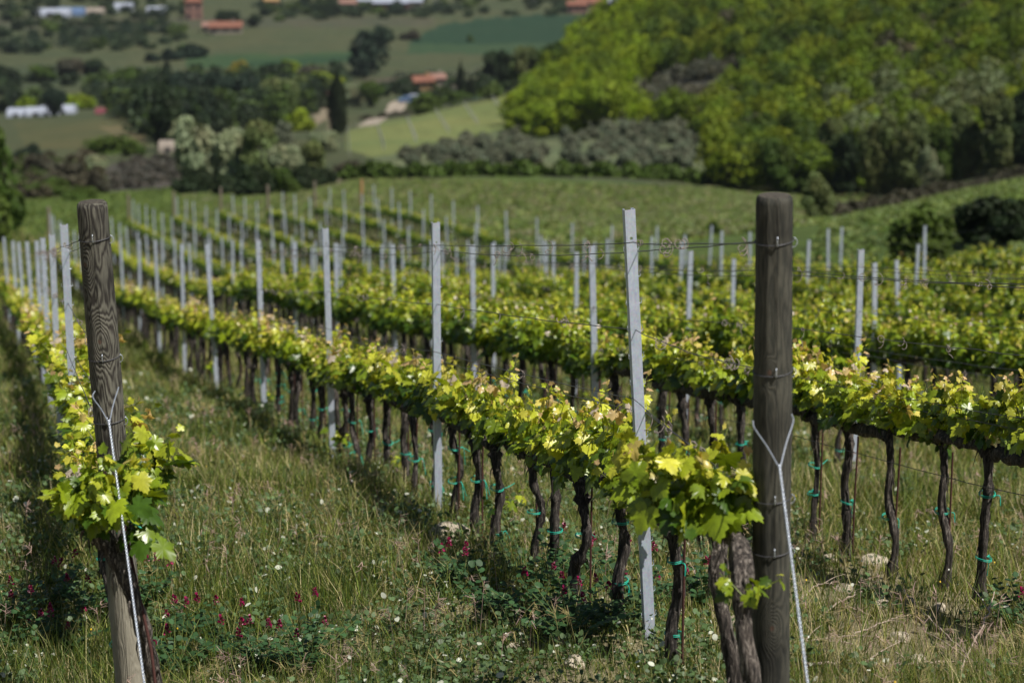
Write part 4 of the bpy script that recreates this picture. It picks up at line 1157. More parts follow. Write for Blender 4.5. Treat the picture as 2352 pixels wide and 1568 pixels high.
CR = dict(round=[crown_mesh(s, 3600, .055, 'round') for s in range(4)], tall=[crown_mesh(10 + s, 4200, .052, 'tall') for s in range(3)],
          bush=[crown_mesh(20 + s, 2600, .062, 'bush') for s in range(4)], cypress=[crown_mesh(30 + s, 2600, .055, 'cypress') for s in range(2)])
def trunk_mesh(seed):
    g = np.random.default_rng(seed); mb = MB()
    tube(mb, spline([(0, 0, -.06), (0, 0, .1), (g.normal(0, .02), g.normal(0, .02), .3), (g.normal(0, .03), 0, .62)], 9), np.linspace(.032, .010, 9), 7)
    for q in range(5):
        a = 1.26 * q + g.uniform(0, .8); z = g.uniform(.18, .4)
        tube(mb, spline([(0, 0, z), (.12 * math.cos(a), .12 * math.sin(a), z + .14), (.26 * math.cos(a), .26 * math.sin(a), z + .26)], 6), np.linspace(.014, .005, 6), 5)
    return mb.mesh('trunk', M_twood)
TR = [trunk_mesh(s) for s in range(3)]
KC = dict(bright=(.175,.245,.012), green=(.058,.095,.014), dark=(.022,.038,.013), blue=(.022,.040,.022), pale=(.25,.285,.16), palegreen=(.12,.15,.05), grey=(.135,.155,.10), yellow=(.26,.21,.03), brown=(.07,.066,.042), cyp=(.018,.027,.011))
KM = {k: leaf_mat('leaves_' + k, mult=c, trans=.14, rough=.6, spec=.2, var=.10, nscale=.5, transc=(1.15, 1.15, .6)) for k, c in KC.items()}
def plant(form, col, base, h, w, name, label, cat='tree', group=None):
    o = empty(name, base, rng.uniform(0, 6), label, cat, group)
    cm = CR[form][int(rng.integers(len(CR[form])))]
    c = put('crown', cm, o, (0, 0, 0), scale=(w, w, h))
    c.material_slots[0].link = 'OBJECT'; c.material_slots[0].material = KM[col]
    if form != 'bush': put('trunk', TR[int(rng.integers(3))], o, (0, 0, 0), scale=(w * .8, w * .8, h))
    return o
def plant_px(form, col, u, v, hp, wp, name, label, d=None, cat='tree', group=None, dmin=60):
    if d is None: p, d = hit(u, v, dmin)
    else: p = at_depth(u, d)
    return plant(form, col, p, hp * d / FPX, wp * d / FPX, name, label, cat, group)
BT = 'broadleaf_tree'
T = [
 ('round','blue',857,172,122,112,BT,'big rounded blue-green tree standing alone on the green plain'),
 ('round','blue',828,182,60,50,BT,'small dark tree huddled against the big lone tree'),
 ('cypress','cyp',776,308,150,44,'cypress','tall solitary dark cypress at the edge of the distant vineyard'),
 ('cypress','cyp',1058,226,88,20,'cypress','slim pointed cypress left of the dark tree by the hill'),
 ('cypress','cyp',1082,228,55,24,'cypress','short cypress paired with the slim pointed one'),
 ('cypress','cyp',384,182,48,20,'cypress','small dark cypress rising from the middle woodland'),
 ('round','dark',1135,205,98,70,BT,'black-green tree beside the slim cypresses'),
 ('round','dark',1165,205,92,62,BT,'black-green tree crowding its twin near the hillside'),
 ('round','palegreen',1215,196,104,90,BT,'pale grey-green tree between dark trees and bright hillside'),
 ('round','green',1265,190,96,80,BT,'grey-green tree at the foot of the bright wooded hillside'),
 ('round','palegreen',1240,205,50,90,BT,'low olive-green tree at the top corner of the distant vineyard'),
 ('tall','dark',385,345,180,105,BT,'tall dark tree left of the pale woods, above the grey scrub'),
 ('tall','dark',350,268,100,100,BT,'dark tree behind the tall dark one, near its left shoulder'),
 ('round','green',285,232,80,95,BT,'olive green tree at the left end of the middle woodland'),
 ('round','blue',430,262,110,110,BT,'blue-green tree in the middle woodland, left half'),
 ('round','blue',500,262,112,110,BT,'blue-green tree in the middle woodland, near the yellow blossom'),
 ('round','blue',570,262,95,110,BT,'blue-green tree central in the middle woodland'),
 ('round','palegreen',640,262,90,110,BT,'grey-green tree near the dirt bank in the middle woodland'),
 ('round','palegreen',690,240,74,80,BT,'grey-green tree left of the tall cypress'),
 ('round','yellow',548,190,52,60,BT,'tree in orange-yellow blossom behind the middle woodland'),
 ('round','yellow',508,205,40,40,BT,'smaller yellow-blossomed tree beside the first one'),
 ('round','dark',610,190,48,52,BT,'small round dark tree behind the yellow blossom'),
 ('round','bright',668,178,42,56,BT,'little lime-green tree above the middle woodland'),
 ('bush','bright',640,205,36,110,BT,'low lime-green tree right of the small round dark tree'),
 ('bush','bright',735,200,38,130,BT,'broad lime-green thicket tree above the tall cypress'),
 ('round','pale',815,245,62,54,BT,'silvery tree just right of the tall cypress'),
 ('round','green',852,246,66,66,BT,'fresh green tree next to the silvery one'),
 ('bush','bright',688,302,62,80,'bush','bright green bush between dirt bank and cypress'),
 ('bush','grey',650,330,62,70,'bush','brown-grey bush on the right of the pale woods'),
 ('round','pale',455,440,190,145,BT,'tall silvery willow at the left end of the pale woods'),
 ('round','pale',535,442,172,130,BT,'second silvery willow in the pale woods'),
 ('tall','palegreen',600,440,172,115,BT,'olive green tree in the middle of the pale woods'),
 ('round','pale',655,440,120,100,BT,'silvery low tree right of the olive green one'),
 ('round','palegreen',712,425,118,95,BT,'greyish tree at the right end of the pale woods'),
 ('round','pale',745,352,60,75,BT,'silvery tree below the tall cypress'),
 ('bush','dark',445,448,66,100,'bush','dark bush under the tall silvery willow'),
 ('bush','dark',520,450,56,90,'bush','dark bush under the second silvery willow'),
 ('bush','dark',590,452,92,110,'bush','dark leafy bush in front of the olive green tree'),
 ('bush','green',650,448,76,90,'bush','mid green bush at the front of the pale woods'),
 ('bush','dark',700,440,70,90,'bush','dark bush near the track beside the pale woods'),
 ('bush','dark',745,425,48,80,'bush','dark bush where the pale track begins'),
 ('bush','brown',800,400,40,80,'bush','brownish bush between the pale woods and the green hedge'),
 ('bush','green',250,352,52,130,'bush','broad green bush in front of the left distant field'),
 ('bush','green',310,358,42,70,'bush','green bush touching the tall dark tree'),
 ('bush','pale',222,394,48,60,'bush','pale round bush above the grey scrub'),
 ('bush','brown',222,445,68,60,'bush','dark brown bush at the left of the grey scrub'),
 ('bush','brown',150,425,64,110,'bush','brown bare bush in the scrubland on the left'),
 ('bush','brown',90,400,60,100,'bush','brownish bush in the scrubland nearer the left edge'),
 ('bush','blue',70,370,46,80,'bush','blue-grey bush low in the left scrubland'),
 ('bush','green',120,450,48,120,'bush','yellow-green bush behind the meadow on the left'),
 ('bush','green',190,462,40,90,'bush','yellow-green bush at the meadow edge, right of its twin'),
 ('round','blue',125,268,72,62,BT,'blue-green tree behind the white sheds'),
 ('bush','bright',182,250,40,100,BT,'lime-green tree right of the blue-green one behind the sheds'),
 ('bush','bright',60,248,30,60,BT,'lime-green tree at the left behind the sheds'),
 ('round','dark',12,262,44,40,BT,'dark tree at the left border beside the white sheds'),
 ('round','green',95,190,46,66,BT,'mid green tree in the small copse on the left plain'),
 ('round','brown',165,186,58,76,BT,'rust-green tree in the small copse on the left plain'),
 ('round','dark',215,180,50,70,BT,'dark tree closing the small copse on the left plain'),
 ('round','dark',10,196,52,80,BT,'dark tree cut by the left edge on the plain'),
 ('bush','blue',392,138,32,60,BT,'low blue-green tree in the long field hedge'),
 ('bush','blue',445,132,38,80,BT,'blue-green tree in the long field hedge, middle one'),
 ('bush','blue',350,142,26,46,BT,'small blue-green tree starting the long field hedge'),
 ('round','dark',585,62,30,40,BT,'small round tree right of the orange-roofed farmhouse'),
 ('round','dark',525,52,32,66,BT,'dark tree behind the orange-roofed farmhouse'),
 ('bush','brown',945,92,26,60,'bush','brown-black bush on the plain right of the big lone tree'),
 ('bush','green',1080,96,18,20,'bush','tiny bush alone by the dark green field'),
 ('bush','dark',925,212,36,84,'bush','dark clipped bush above the dirt track'),
 ('bush','green',975,262,54,100,'bush','olive-green bush right of the dirt track'),
 ('bush','green',1050,240,34,90,'bush','olive-green bush under the slim cypress'),
 ('bush','brown',720,178,30,110,'bush','dark brown thicket bush left of the big lone tree'),
 ('round','dark',730,36,34,50,BT,'dark blue tree left of the white village roofs'),
 ('round','dark',765,38,38,50,BT,'dark blue tree touching the white village roofs'),
 ('bush','green',1370,98,32,30,'bush','small bush where the dark green field meets the hill'),
 ('round','palegreen',1875,525,122,90,BT,'wispy yellow-green tree right of the dark wooden post'),
 ('bush','dark',2265,600,175,190,'bush','huge dark brown-green bush at the right edge behind the vines'),
 ('bush','dark',2330,610,150,120,'bush','dark bush cut by the right edge behind the vines'),
 ('bush','green',2110,612,165,190,'bush','big dome-shaped green bush behind the steel posts on the right'),
 ('bush','dark',1800,610,70,80,'bush','dark bush half hidden by the dark wooden post'),
 ('bush','green',1640,560,60,36,'bush','little dark green bush on the hillside left of the dark post'),
]
DEP = {'huge dark': 62., 'dark bush cut': 60., 'big dome': 60., 'dark bush half': 62., 'little dark green bush on': 95.}
for form, col, u, v, hp, wp, name, lab in T:
    d = next((x_ for k_, x_ in DEP.items() if lab.startswith(k_)), None)
    if d:
        p = at_depth(u, d); vv = proj(p)[1]; hp = max(hp * .8, hp + float(vv) - v)
        plant(form, col, p, hp * d / FPX, wp * d / FPX, name, lab, 'tree' if 'tree' in name else 'bush')
    else: plant_px(form, col, u, v, hp, wp, name, lab, cat='tree' if 'tree' in name or name == 'cypress' else 'bush', dmin=100)
plant('tall', 'green', at_depth(-8, 118.), 6.0, 3.6, BT, 'dark yellow-green tree cut off by the left edge of the picture', 'tree')
plant('bush', 'green', at_depth(-30, 112.), 3.4, 3.4, 'bush', 'low bush under the tree at the left edge', 'bush')
# edge trees of the wooded hill
for q, (u, v, hp, wp, col, lab) in enumerate([(1200,312,76,92,'bright','bright lime tree at the lower left tip of the wooded hill'),(1255,316,100,95,'bright','second bright lime tree along the foot of the wooded hill'),
   (1320,312,120,110,'bright','large bright lime tree at the foot of the wooded hill'),(1385,300,130,110,'bright','rounded bright lime tree beside the grey-brown thicket'),(1270,240,70,80,'bright','lime tree on the left skyline of the wooded hill'),
   (1670,425,110,90,'bright','lime tree at the lower left corner of the main wood'),(1720,436,130,110,'green','mid green tree on the lower edge of the main wood'),(1790,446,140,110,'green','leafy tree on the wood edge above the dark post'),
   (1870,446,120,100,'green','mid green tree on the wood edge right of the dark post'),(1945,448,170,110,'dark','dark tree on the wood edge'),(2010,452,200,120,'palegreen','tall silvery tree on the lower edge of the wood'),
   (2090,440,215,120,'palegreen','silvery drooping tree in the middle of the wood edge'),(2160,425,150,100,'green','green tree between two silvery trees of the wood edge'),(2210,412,200,110,'palegreen','silvery tree near the right end of the wood edge'),
   (2290,398,200,120,'palegreen','tall grey-green tree near the right edge of the picture'),(2350,385,190,110,'dark','dark tree closing the wood at the right edge'),(1900,440,180,90,'palegreen','greyish tree in the main wood edge'),(2130,440,110,60,'pale','slender silvery tree at the front of the wood')]):
    plant_px('tall' if hp > 140 else 'round', col, u, v, hp, wp, BT, lab, dmin=150)
# olive trees on the terrace below the wood
oc = 0
for _ in range(900):
    u, v = rng.uniform(860, 1650), rng.uniform(275, 385)
    if oc >= 130: break
    if not inpoly(np.array([u]), np.array([v]), [(870,372),(1000,345),(1165,300),(1420,280),(1640,270),(1640,395),(1200,385),(870,385)])[0]: continue
    p, d = hit(u, v, 150)
    plant('bush', 'grey', p, rng.uniform(1.4, 2.2), rng.uniform(1.8, 3.2), 'olive_tree', 'silver-grey olive tree in the grove under the wooded hill', 'olive tree', 'olive trees of the grove'); oc += 1
# the hedge between grove and meadow, hedge on the right spur
def hedge(poly_uv, hh, ww, col, lab, name='hedge', dm=120, dens=900):
    P = np.array([hit(u, v, dm)[0] for u, v in poly_uv]); 
    seg = np.linalg.norm(np.diff(P, axis=0), axis=1); L = seg.sum(); n_ = int(L * dens / 20)
    X, Y, Z, pos, cc = crown(77, 400, .5, 'bush')
    mb = MB(); k_ = max(4, int(L / (ww * .55)))
    for q in range(k_):
        t = rng.uniform(0, 1) * .6 / k_ + q / k_; i_ = np.interp(t * L, np.concatenate([[0], np.cumsum(seg)]), np.arange(len(P))); a_ = int(min(i_, len(P) - 2)); b = P[a_] + (P[a_ + 1] - P[a_]) * (i_ - a_)
        b = b + [rng.normal(0, ww * .15), rng.normal(0, ww * .15), 0]; b[2] = float(ground(b[0], b[1]))
        h_ = hh * rng.uniform(.6, 1.15); w_ = ww * rng.uniform(.8, 1.3); an = rng.uniform(0, 6.28); c_, s_ = math.cos(an), math.sin(an)
        Q = pos * [w_, w_, h_]; Q = np.stack([Q[:, 0] * c_ - Q[:, 1] * s_, Q[:, 0] * s_ + Q[:, 1] * c_, Q[:, 2]], 1) + b
        fs = .62 * min(1.2, ww / 2.5)
        tile(mb, LQ, LQF, X * fs, Y * fs, Z * fs, Q, cc * rng.uniform(.85, 1.15))
    o = mb.build(name, KM[col]); tag(o, lab, 'hedge'); return o
hedge([(815,410),(950,408),(1100,404),(1250,405),(1400,408),(1540,414),(1640,426)], 1.7, 2.6, 'green', 'long leafy green hedge between the olive grove and the grassy slope')
hedge([(1895,505),(1960,490),(2060,472),(2150,452),(2250,425),(2352,398),(2450,375)], 0.8, 1.1, 'brown', 'low dark brown hedge running up the spur on the right', dm=60)
hedge([(0,118),(90,112),(180,106),(260,100),(340,96)], 8, 12, 'blue', 'long dark belt of trees across the plain at the upper left', 'tree_belt', dm=300)
hedge([(150,85),(260,82),(400,70)], 5, 9, 'blue', 'thinner dark tree belt behind the long one at upper left', 'tree_belt', dm=300)
hedge([(400,52),(330,56),(240,60),(120,58),(20,60)], 4, 9, 'dark', 'dark hedge line under the far left roofs', 'hedge', dm=300)
hedge([(600,15),(700,22),(800,26),(960,30),(1060,25)], 4, 9, 'blue', 'dark hedge line along the village roofs', 'hedge', dm=300)
hedge([(900,180),(1000,178),(1100,172)], 2.6, 5, 'grey', 'brown-grey hedge behind the orange house', 'hedge', dm=300)
hedge([(835,275),(900,268),(960,262)], 1.2, 3, 'brown', 'brown hedge along the lower dirt track', 'hedge', dm=200)
# brushwood of the grey thickets (nobody could count it)
def mass(poly, n, hr, wr, cols, name, lab, cat, rlo, rhi, alo, ahi, spacing, nf=420, fs=.34, form='round'):
    mb = MB(); tmpl = [crown(200 + s, nf, 1., form) for s in range(5)]
    a = R(1) * rng.uniform(alo, ahi, n); r = np.sqrt(rng.uniform(rlo ** 2, rhi ** 2, n)); x, y = r * np.sin(a), r * np.cos(a); z = ground(x, y)
    u, v, d = proj(np.stack([x, y, z], 1)); k = inpoly(u, v, poly)
    if name == 'woodland': k &= ~inpoly(u, v, [(1390,270),(1470,200),(1610,155),(1720,140),(1735,185),(1670,245),(1620,275),(1500,300)])
    if name == 'meadow_grass': k &= (np.sin((x * .94 + y * .34) * 2.6 + .6 * np.sin(y * .05)) > -.55) | (rng.random(n) < .35)
    x, y, z, u, v = x[k], y[k], z[k], u[k], v[k]
    cell = {}; ct = 0
    tb = MB()
    for q in range(len(x)):
        key = (int(x[q] / spacing), int(y[q] / spacing))
        if key in cell: continue
        cell[key] = 1; ct += 1
        X, Y, Z, pos, cc = tmpl[int(rng.integers(5))]
        h_ = rng.uniform(*hr); w_ = rng.uniform(*wr); an = rng.uniform(0, 6.28); c_, s_ = math.cos(an), math.sin(an)
        Q = pos * [w_, w_, h_]; Q = np.stack([Q[:, 0] * c_ - Q[:, 1] * s_, Q[:, 0] * s_ + Q[:, 1] * c_, Q[:, 2]], 1) + [x[q], y[q], z[q]]
        base = np.array(cols(u[q], v[q])) * rng.uniform(.72, 1.22)
        tile(mb, LQ, LQF, X * fs, Y * fs, Z * fs, Q, cc * base)
        if form == 'round': tube(tb, [(x[q], y[q], z[q] - .3), (x[q], y[q], z[q] + h_ * .5)], .09, 4, cap=False)
    for k2 in ('v', 'idx', 'tot', 'col', 'sm'):
        pass
    if tb.n:
        mb.v += tb.v; mb.idx += [i_ + mb.n for i_ in tb.idx]; mb.tot += tb.tot; mb.col += tb.col; mb.sm += tb.sm; mb.mi += [np.ones(len(m_), int) for m_ in tb.mi]
    o = mb.build(name, [M_tree, M_twood]); tag(o, lab, cat, kind='stuff'); return o
def wood_col(u, v):
    t = rng.random()
    if u > 1900 and v > 230 and t < .45: return (.135, .165, .075)
    if u < 1500 and t < .7: return (.19, .265, .010)
    if t < .06: return (.10, .09, .055)
    if t < .35: return (.05, .085, .010)
    if t < .6: return (.155, .20, .012)
    return (.11, .165, .010)
mass(WOOD, 9000, (4.0, 6.4), (3.6, 6.0), wood_col, 'woodland', 'dense spring-green wood covering the steep hillside on the right', 'woodland', 195, 460, 0, 17.5, 3.4, 640, .27)
mass([(1400,268),(1480,210),(1610,165),(1710,150),(1715,180),(1640,240),(1520,280)], 1500, (2.2, 3.6), (2.6, 4.2), lambda u, v: (.095, .10, .07), 'scrub', 'grey-brown leafless thicket in the clearing of the wooded hill', 'scrub', 220, 460, 0, 10, 2.6, 260, .3, 'bush')
mass([(270,375),(415,365),(415,428),(240,436)], 900, (.8, 1.5), (1.6, 2.6), lambda u, v: (.10, .098, .08), 'scrub', 'low grey-brown scrub between meadow and tall dark tree', 'scrub', 160, 420, -12, -6, 2.2, 200, .28, 'bush')
mass([(-60,370),(200,360),(240,440),(0,470),(-60,470)], 900, (.8, 1.9), (1.6, 3.2), lambda u, v: (.075, .07, .042) if rng.random() < .6 else (.07, .10, .028), 'scrub', 'mixed brown and green scrub behind the meadow on the left', 'scrub', 160, 420, -14, -8, 2.6, 200, .3, 'bush')
def mid_col(u, v):
    return (.038, .060, .026) if rng.random() < .6 else ((.07, .11, .025) if rng.random() < .7 else (.026, .044, .022))
mass([(255,250),(330,215),(420,200),(600,200),(720,215),(745,250),(650,290),(560,300),(330,345),(330,300),(250,260)], 2600, (4.5, 8.5), (5., 9.), mid_col, 'woodland', 'mixed dark and fresh green woodland on the valley floor behind the pale woods', 'woodland', 330, 760, -11, 0, 6.5, 420, .55)
for poly, n_, lab in [([(0,175),(240,165),(240,200),(0,210)], 500, 'scattered trees and scrub around the small copse on the left plain'), ([(0,60),(420,60),(420,118),(0,125)], 1500, 'loose dark woods on the far plain under the left roofs'),
    ([(600,5),(1300,0),(1300,36),(600,50)], 700, 'dark tree clumps around the distant village'), ([(0,0),(430,0),(430,42),(0,50)], 700, 'dark tree clumps around the far left roofs'), ([(880,185),(1180,180),(1190,215),(1000,250),(880,240)], 260, 'trees and scrub around the orange house'),
    ([(700,160),(820,160),(830,200),(700,200)], 240, 'thicket beside the big rounded tree'), ([(0,215),(240,215),(260,250),(0,262)], 400, 'greenery behind the white sheds')]:
    mass(poly, n_ * 6, (2., 5.5), (4., 9.), mid_col, 'scrub', lab, 'scrub', 420, 1100, -14, 4, 13., 260, .6, 'bush')
def turf(poly, n_, lab, rlo, rhi, alo, ahi, cols, hh=(.12, .32), ww=(.45, 1.0), sp=.62, fs=.15):
    mass(poly, n_, hh, ww, cols, 'meadow_grass', lab, 'grass', rlo, rhi, alo, ahi, sp, 16, fs, 'bush')
turf([(420,445),(700,440),(830,412),(1640,432),(1990,446),(1900,505),(1700,600),(900,600),(420,600)], 90000, 'rough tussocky grass on the slope beyond the vineyard', 92, 235, -8, 9, lambda u, v: ((.155, .215, .05), (.20, .24, .075), (.125, .175, .04), (.22, .215, .11))[int(rng.integers(4))])
turf([(1850,600),(1900,505),(2200,440),(2400,395),(2400,700),(1850,700)], 40000, 'rough grass on the spur at the right', 56, 135, 6, 14, lambda u, v: ((.135, .20, .045), (.18, .235, .065), (.15, .195, .06))[int(rng.integers(3))], (.06, .18), (.3, .8), .5, .09)
turf([(-60,640),(-60,470),(200,450),(415,430),(640,440),(300,600)], 14000, 'rough grass of the meadow at the left', 110, 240, -14, -5, lambda u, v: ((.11, .16, .035), (.13, .18, .045))[int(rng.integers(2))], (.1, .28), (.5, 1.1), .7, .15)
M_plaster2 = plain_mat('grey_concrete', (.36, .37, .34), .9, nscale=5)
# distant vineyard: posts and thin rows
mb = MB()
for (ua, va, ub, vb_) in [(798,305,803,358),(868,298,882,345),(935,275,956,328),(1000,258,1031,308),(1066,243,1098,290),(1130,228,1160,268),(1190,215,1205,245)]:
    for t in np.linspace(0, 1, 16):
        p, d = hit(ua + (ub - ua) * t, va + (vb_ - va) * t, 150); tube(mb, [p, p + [0, 0, 1.0]], .04, 4)
for q in range(40):
    u = 790 + q * 11.2; p, d = hit(u, 303 - (u - 790) * .228, 200); tube(mb, [p, p + [0, 0, 1.1]], .03, 4)
o = mb.build('trellis_posts', M_plaster2); tag(o, 'thin lines of grey posts in the distant green vineyard', 'trellis posts', kind='stuff')
# dirt tracks
def strip(uv, w, name, lab, lift=.05):
    P = np.array([hit(u, v, 120)[0] for u, v in uv]); S = spline(P, 40); t = unit(np.gradient(S, axis=0)[:, :2]); nrm = np.stack([-t[:, 1], t[:, 0]], 1)
    V = []
    for s_ in (-1, -.33, .33, 1):
        xy = S[:, :2] + nrm * s_ * w / 2; V.append(np.stack([xy[:, 0], xy[:, 1], ground(xy[:, 0], xy[:, 1]) + lift], 1))
    V = np.stack(V, 1).reshape(-1, 3); k_ = 4; i_ = np.arange(39)[:, None] * k_; j_ = np.arange(3)[None]
    mb = MB(); mb.add(V, np.stack([i_ + j_, i_ + j_ + 1, i_ + k_ + j_ + 1, i_ + k_ + j_], -1).reshape(-1, 4)); o = mb.build(name, M_track); tag(o, lab, 'track', kind='structure')
M_track = plain_mat('pale_dirt', (.32, .27, .21), .95, nscale=.5, amt=.25)
strip([(842,290),(858,280),(872,270)], 4, 'dirt_track', 'pale dirt track beside the distant vineyard, lower bit')
strip([(896,262),(910,250),(912,240),(925,232)], 4, 'dirt_track', 'pale dirt track winding up to the orange house')

# houses and sheds on the plain
M_plaster = plain_mat('plaster', (.27, .23, .19), .9, nscale=.8, amt=.12)
M_pink = plain_mat('pink_brick', (.25, .14, .11), .9, nscale=.8, amt=.15)
M_ochre = plain_mat('ochre_plaster', (.32, .20, .09), .9, nscale=.8, amt=.12)
M_roof = plain_mat('clay_roof', (.20, .085, .055), .9, nscale=1.2, amt=.25)
M_white = plain_mat('white_sheet', (.33, .36, .43), .5, nscale=.6, amt=.12)
M_dark = plain_mat('dark_opening', (.03, .03, .035), .4)
M_blue = plain_mat('blue_paint', (.10, .16, .28), .5); M_darkred = plain_mat('dark_red_sheet', (.16, .04, .05), .6)
def box(mb, x0, x1, y0, y1, z0, z1):
    V = [(x, y, z) for z in (z0, z1) for x, y in ((x0, y0), (x1, y0), (x1, y1), (x0, y1))]
    mb.add(V, [(0, 3, 2, 1), (4, 5, 6, 7), (0, 1, 5, 4), (1, 2, 6, 5), (2, 3, 7, 6), (3, 0, 4, 7)])
def house(u, v, w, dp, h, rz, wall, roof, lab, name='house', rise=1.6, wins=3, hip=False, flr=1):
    p, d = hit(u, v, 200); o = empty(name, p, rz, lab, 'house' if name == 'house' else name.replace('_', ' '))
    mb = MB(); box(mb, -w / 2, w / 2, -dp / 2, dp / 2, -1.5, h)
    if not hip: mb.add([(-w/2, -dp/2, h), (-w/2, dp/2, h), (-w/2, 0, h + rise), (w/2, -dp/2, h), (w/2, dp/2, h), (w/2, 0, h + rise)], [(0, 2, 1), (3, 4, 5)])
    mb.build('wall', wall, o)
    mb = MB(); e = .5; t = .22; ins = w * .3 if hip else -e
    V = [(-w/2 - e, -dp/2 - e, h - .1), (w/2 + e, -dp/2 - e, h - .1), (w/2 - ins if hip else w/2 + e, 0, h + rise + .02), (-w/2 + ins if hip else -w/2 - e, 0, h + rise + .02), (-w/2 - e, dp/2 + e, h - .1), (w/2 + e, dp/2 + e, h - .1)]
    V = V + [(x, y, z + t) for x, y, z in V]
    mb.add(V, [(6, 7, 8, 9), (9, 8, 11, 10), (0, 3, 2, 1), (3, 4, 5, 2), (0, 1, 7, 6), (4, 10, 11, 5)] + [(0, 6, 9, 3), (3, 9, 10, 4), (1, 2, 8, 7), (2, 5, 11, 8)])
    r_ = mb.build('roof', roof, o)
    mb = MB(); box(mb, w * .2, w * .2 + .7, -.3, .4, h + rise * .3, h + rise + .9); mb.build('chimney', wall, r_)
    for f_ in range(flr):
        for q in range(wins):
            x = -w / 2 + w * (q + .5) / wins; z = 1.0 + f_ * 2.8
            mb = MB(); box(mb, x - .5, x + .5, -dp / 2 - .05, -dp / 2 + .1, z, z + 1.3); mb.build('window', M_dark, o)
    mb = MB(); box(mb, -w / 2 + .4, -w / 2 + 1.4, -dp / 2 - .06, -dp / 2 + .1, 0, 2.1); mb.build('door', M_dark, o)
    return o
house(446, 44, 6.2, 6, 6.6, .1, M_pink, M_roof, 'tall pinkish brick tower house with terracotta roof', 'house', 1.2, 2, True, 2)
house(520, 77, 10.5, 6, 2.4, .05, M_plaster, M_roof, 'long low farmhouse with orange roof beside a dark tree', rise=1.5)
house(484, 72, 5, 5, 2., .05, M_plaster, M_pink, 'small pinkish annex left of the long farmhouse', rise=1.)
house(625, 20, 5, 5, 3.2, 0, M_ochre, M_ochre, 'tiny yellow house on the far road', rise=1.)
house(970, 208, 4.6, 4, 2.5, .3, M_ochre, M_roof, 'small orange house by the dirt track', rise=1.)
house(1000, 196, 4.2, 4, 2., .2, M_plaster, M_pink, 'small grey-pink house right of the orange one', rise=.8)
house(850, 18, 9, 7, 3.0, 0, M_pink, M_white, 'pinkish village house with pale roof, left of the white roofs', rise=1.2)
house(890, 22, 16, 9, 3.0, 0, M_darkred, M_white, 'wide village building with white roof over dark red wall', rise=1.6, wins=5)
house(940, 20, 10, 7, 3.0, 0, M_plaster, M_white, 'pale village house with white roof at the right of the wide one', rise=1.2)
house(800, 22, 6, 6, 2.6, 0, M_plaster, M_pink, 'pale village house behind dark blue trees', rise=1.)
house(1325, 30, 7, 6, 3.2, 0, M_pink, M_roof, 'red-roofed house at the left of the hamlet by the dark green field', rise=1.2)
house(1350, 26, 8, 6, 4.0, 0, M_plaster, M_roof, 'cream house in the middle of the hamlet by the dark green field', rise=1.4, flr=1)
house(1383, 34, 8.6, 6, 4.6, 0, M_ochre, M_roof, 'peach-orange house at the right of the hamlet by the dark green field', rise=1.4, flr=1)
house(1440, 30, 6, 5, 2.2, 0, M_white, M_white, 'low white shed where the dark green field meets the wooded hill', 'shed', rise=.8)
def shed(u, v, w, dp, h, mat, lab, rz=0.):
    p, d = hit(u, v, 200); o = empty('shed', p, rz, lab, 'shed'); mb = MB()
    t = np.linspace(0, np.pi, 11); V = [(sx * w / 2, -math.cos(a) * dp / 2, math.sin(a) ** .7 * h) for sx in (-1, 1) for a in t]
    mb.add(V, [(q, q + 1, q + 12, q + 11) for q in range(10)] + [list(range(11))[::-1], list(range(11, 22))]); mb.build('roof', mat, o)
    mb = MB(); box(mb, -w * .1, w * .1, -dp / 2 - .12, -dp / 2 + .1, 0, h * .6); mb.build('door', M_dark, o)
shed(42, 268, 4.2, 5, 1.9, M_white, 'bright white rounded shed, leftmost of the row of sheds')
shed(84, 266, 4.2, 5, 1.9, M_white, 'pale blue-white shed, second in the row of sheds', .1)
shed(115, 265, 3.8, 5, 2.0, M_white, 'pale blue-white shed, third in the row of sheds', -.1)
shed(150, 262, 4.6, 5, 2.0, M_white, 'pale blue-white shed at the right end of the row')
shed(248, 262, 5, 4, 1.3, M_darkred, 'low dark red shed right of the white sheds')
shed(735, 222, 7, 4, 1.5, M_darkred, 'low dark shed half hidden left of the tall cypress')
shed(390, 350, 2.6, 3, 1.6, M_plaster, 'small peach-coloured hut at the foot of the tall dark tree')
shed(120, 38, 14, 7, 3., M_white, 'long pale roof on the far left horizon')
shed(165, 36, 10, 7, 3., M_blue, 'blue-roofed shed among the far left roofs')
shed(215, 34, 8, 6, 2.6, M_plaster, 'pale shed among the far left roofs')
shed(285, 26, 7, 6, 3.2, M_white, 'white shed at the right of the far left roofs')
shed(360, 30, 7, 6, 2.4, M_white, 'grey-white shed left of the brick tower house')
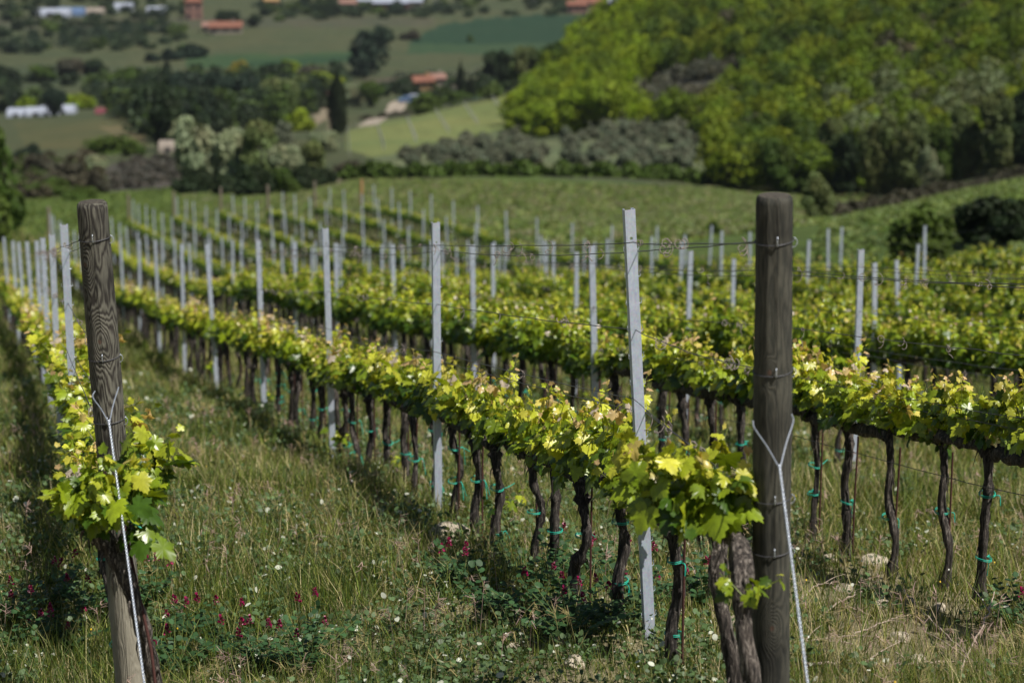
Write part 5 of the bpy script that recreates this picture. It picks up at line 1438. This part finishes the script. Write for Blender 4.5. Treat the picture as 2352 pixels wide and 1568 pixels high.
def car(u, v, mat, lab, rz=0.):
    p, d = hit(u, v, 200); o = empty('parked_car', p, rz, lab, 'car', None)
    mb = MB()
    pr = [(-2.1,.35),(-2.1,.85),(-1.2,.95),(-.7,1.42),(.9,1.42),(1.4,.95),(2.1,.85),(2.15,.35)]
    V = [(x, sy * .85, z) for sy in (-1, 1) for x, z in pr]; k_ = 8
    mb.add(V, [(q, (q + 1) % k_, (q + 1) % k_ + k_, q + k_) for q in range(k_)] + [list(range(8))[::-1], list(range(8, 16))]); mb.build('body', mat, o)
    mb = MB()
    mb.add([(x, sy * .87, z) for sy in (-1, 1) for x, z in ((-1.05,.98),(-.62,1.34),(.82,1.34),(1.2,.98))], [(0, 3, 2, 1), (4, 5, 6, 7)]); mb.build('window', M_dark, o)
    for x in (-1.3, 1.35):
        for y in (-.75, .75):
            mb = MB(); tube(mb, [(x, y - .12, .33), (x, y + .12, .33)], .33, 12); mb.build('wheel', M_dark, o)
for u, v, mt_, lab, rz in [(950,232,M_white,'white car parked by the dirt track below the orange house',.3),(936,236,M_blue,'dark car parked behind the white one by the track',.3),(1008,186,M_blue,'blue-grey car parked above the small houses',0),
    (1107,212,M_blue,'blue car parked under the black-green trees',.1),(1132,208,M_white,'white car parked right of the blue one',.1),(283,254,M_white,'white car parked right of the low dark red shed',.5),
    (540,36,M_white,'white car parked near the long orange-roofed farmhouse',.4),(680,20,M_white,'white car parked left of the dark blue trees',.2),(1006,10,M_white,'white car parked right of the village roofs',0),(1225,6,M_white,'white car alone at the top edge',0)]:
    car(u, v, mt_, lab, rz)

# ------------------------------------------------------------------ thin spring haze over the valley
hz = MB(); box(hz, -3200, 3200, -1700, 3200, -150, 80)
m, N, L = newmat('haze')
pv = N.new('ShaderNodeVolumePrincipled'); pv.inputs['Density'].default_value = .00007; pv.inputs['Color'].default_value = (.82, .90, 1, 1); pv.inputs['Anisotropy'].default_value = .3
o_ = N.new('ShaderNodeOutputMaterial'); L.new(pv.outputs[0], o_.inputs['Volume'])
tag(hz.build('haze', m), kind='stuff', label='thin bluish haze over the far plain')
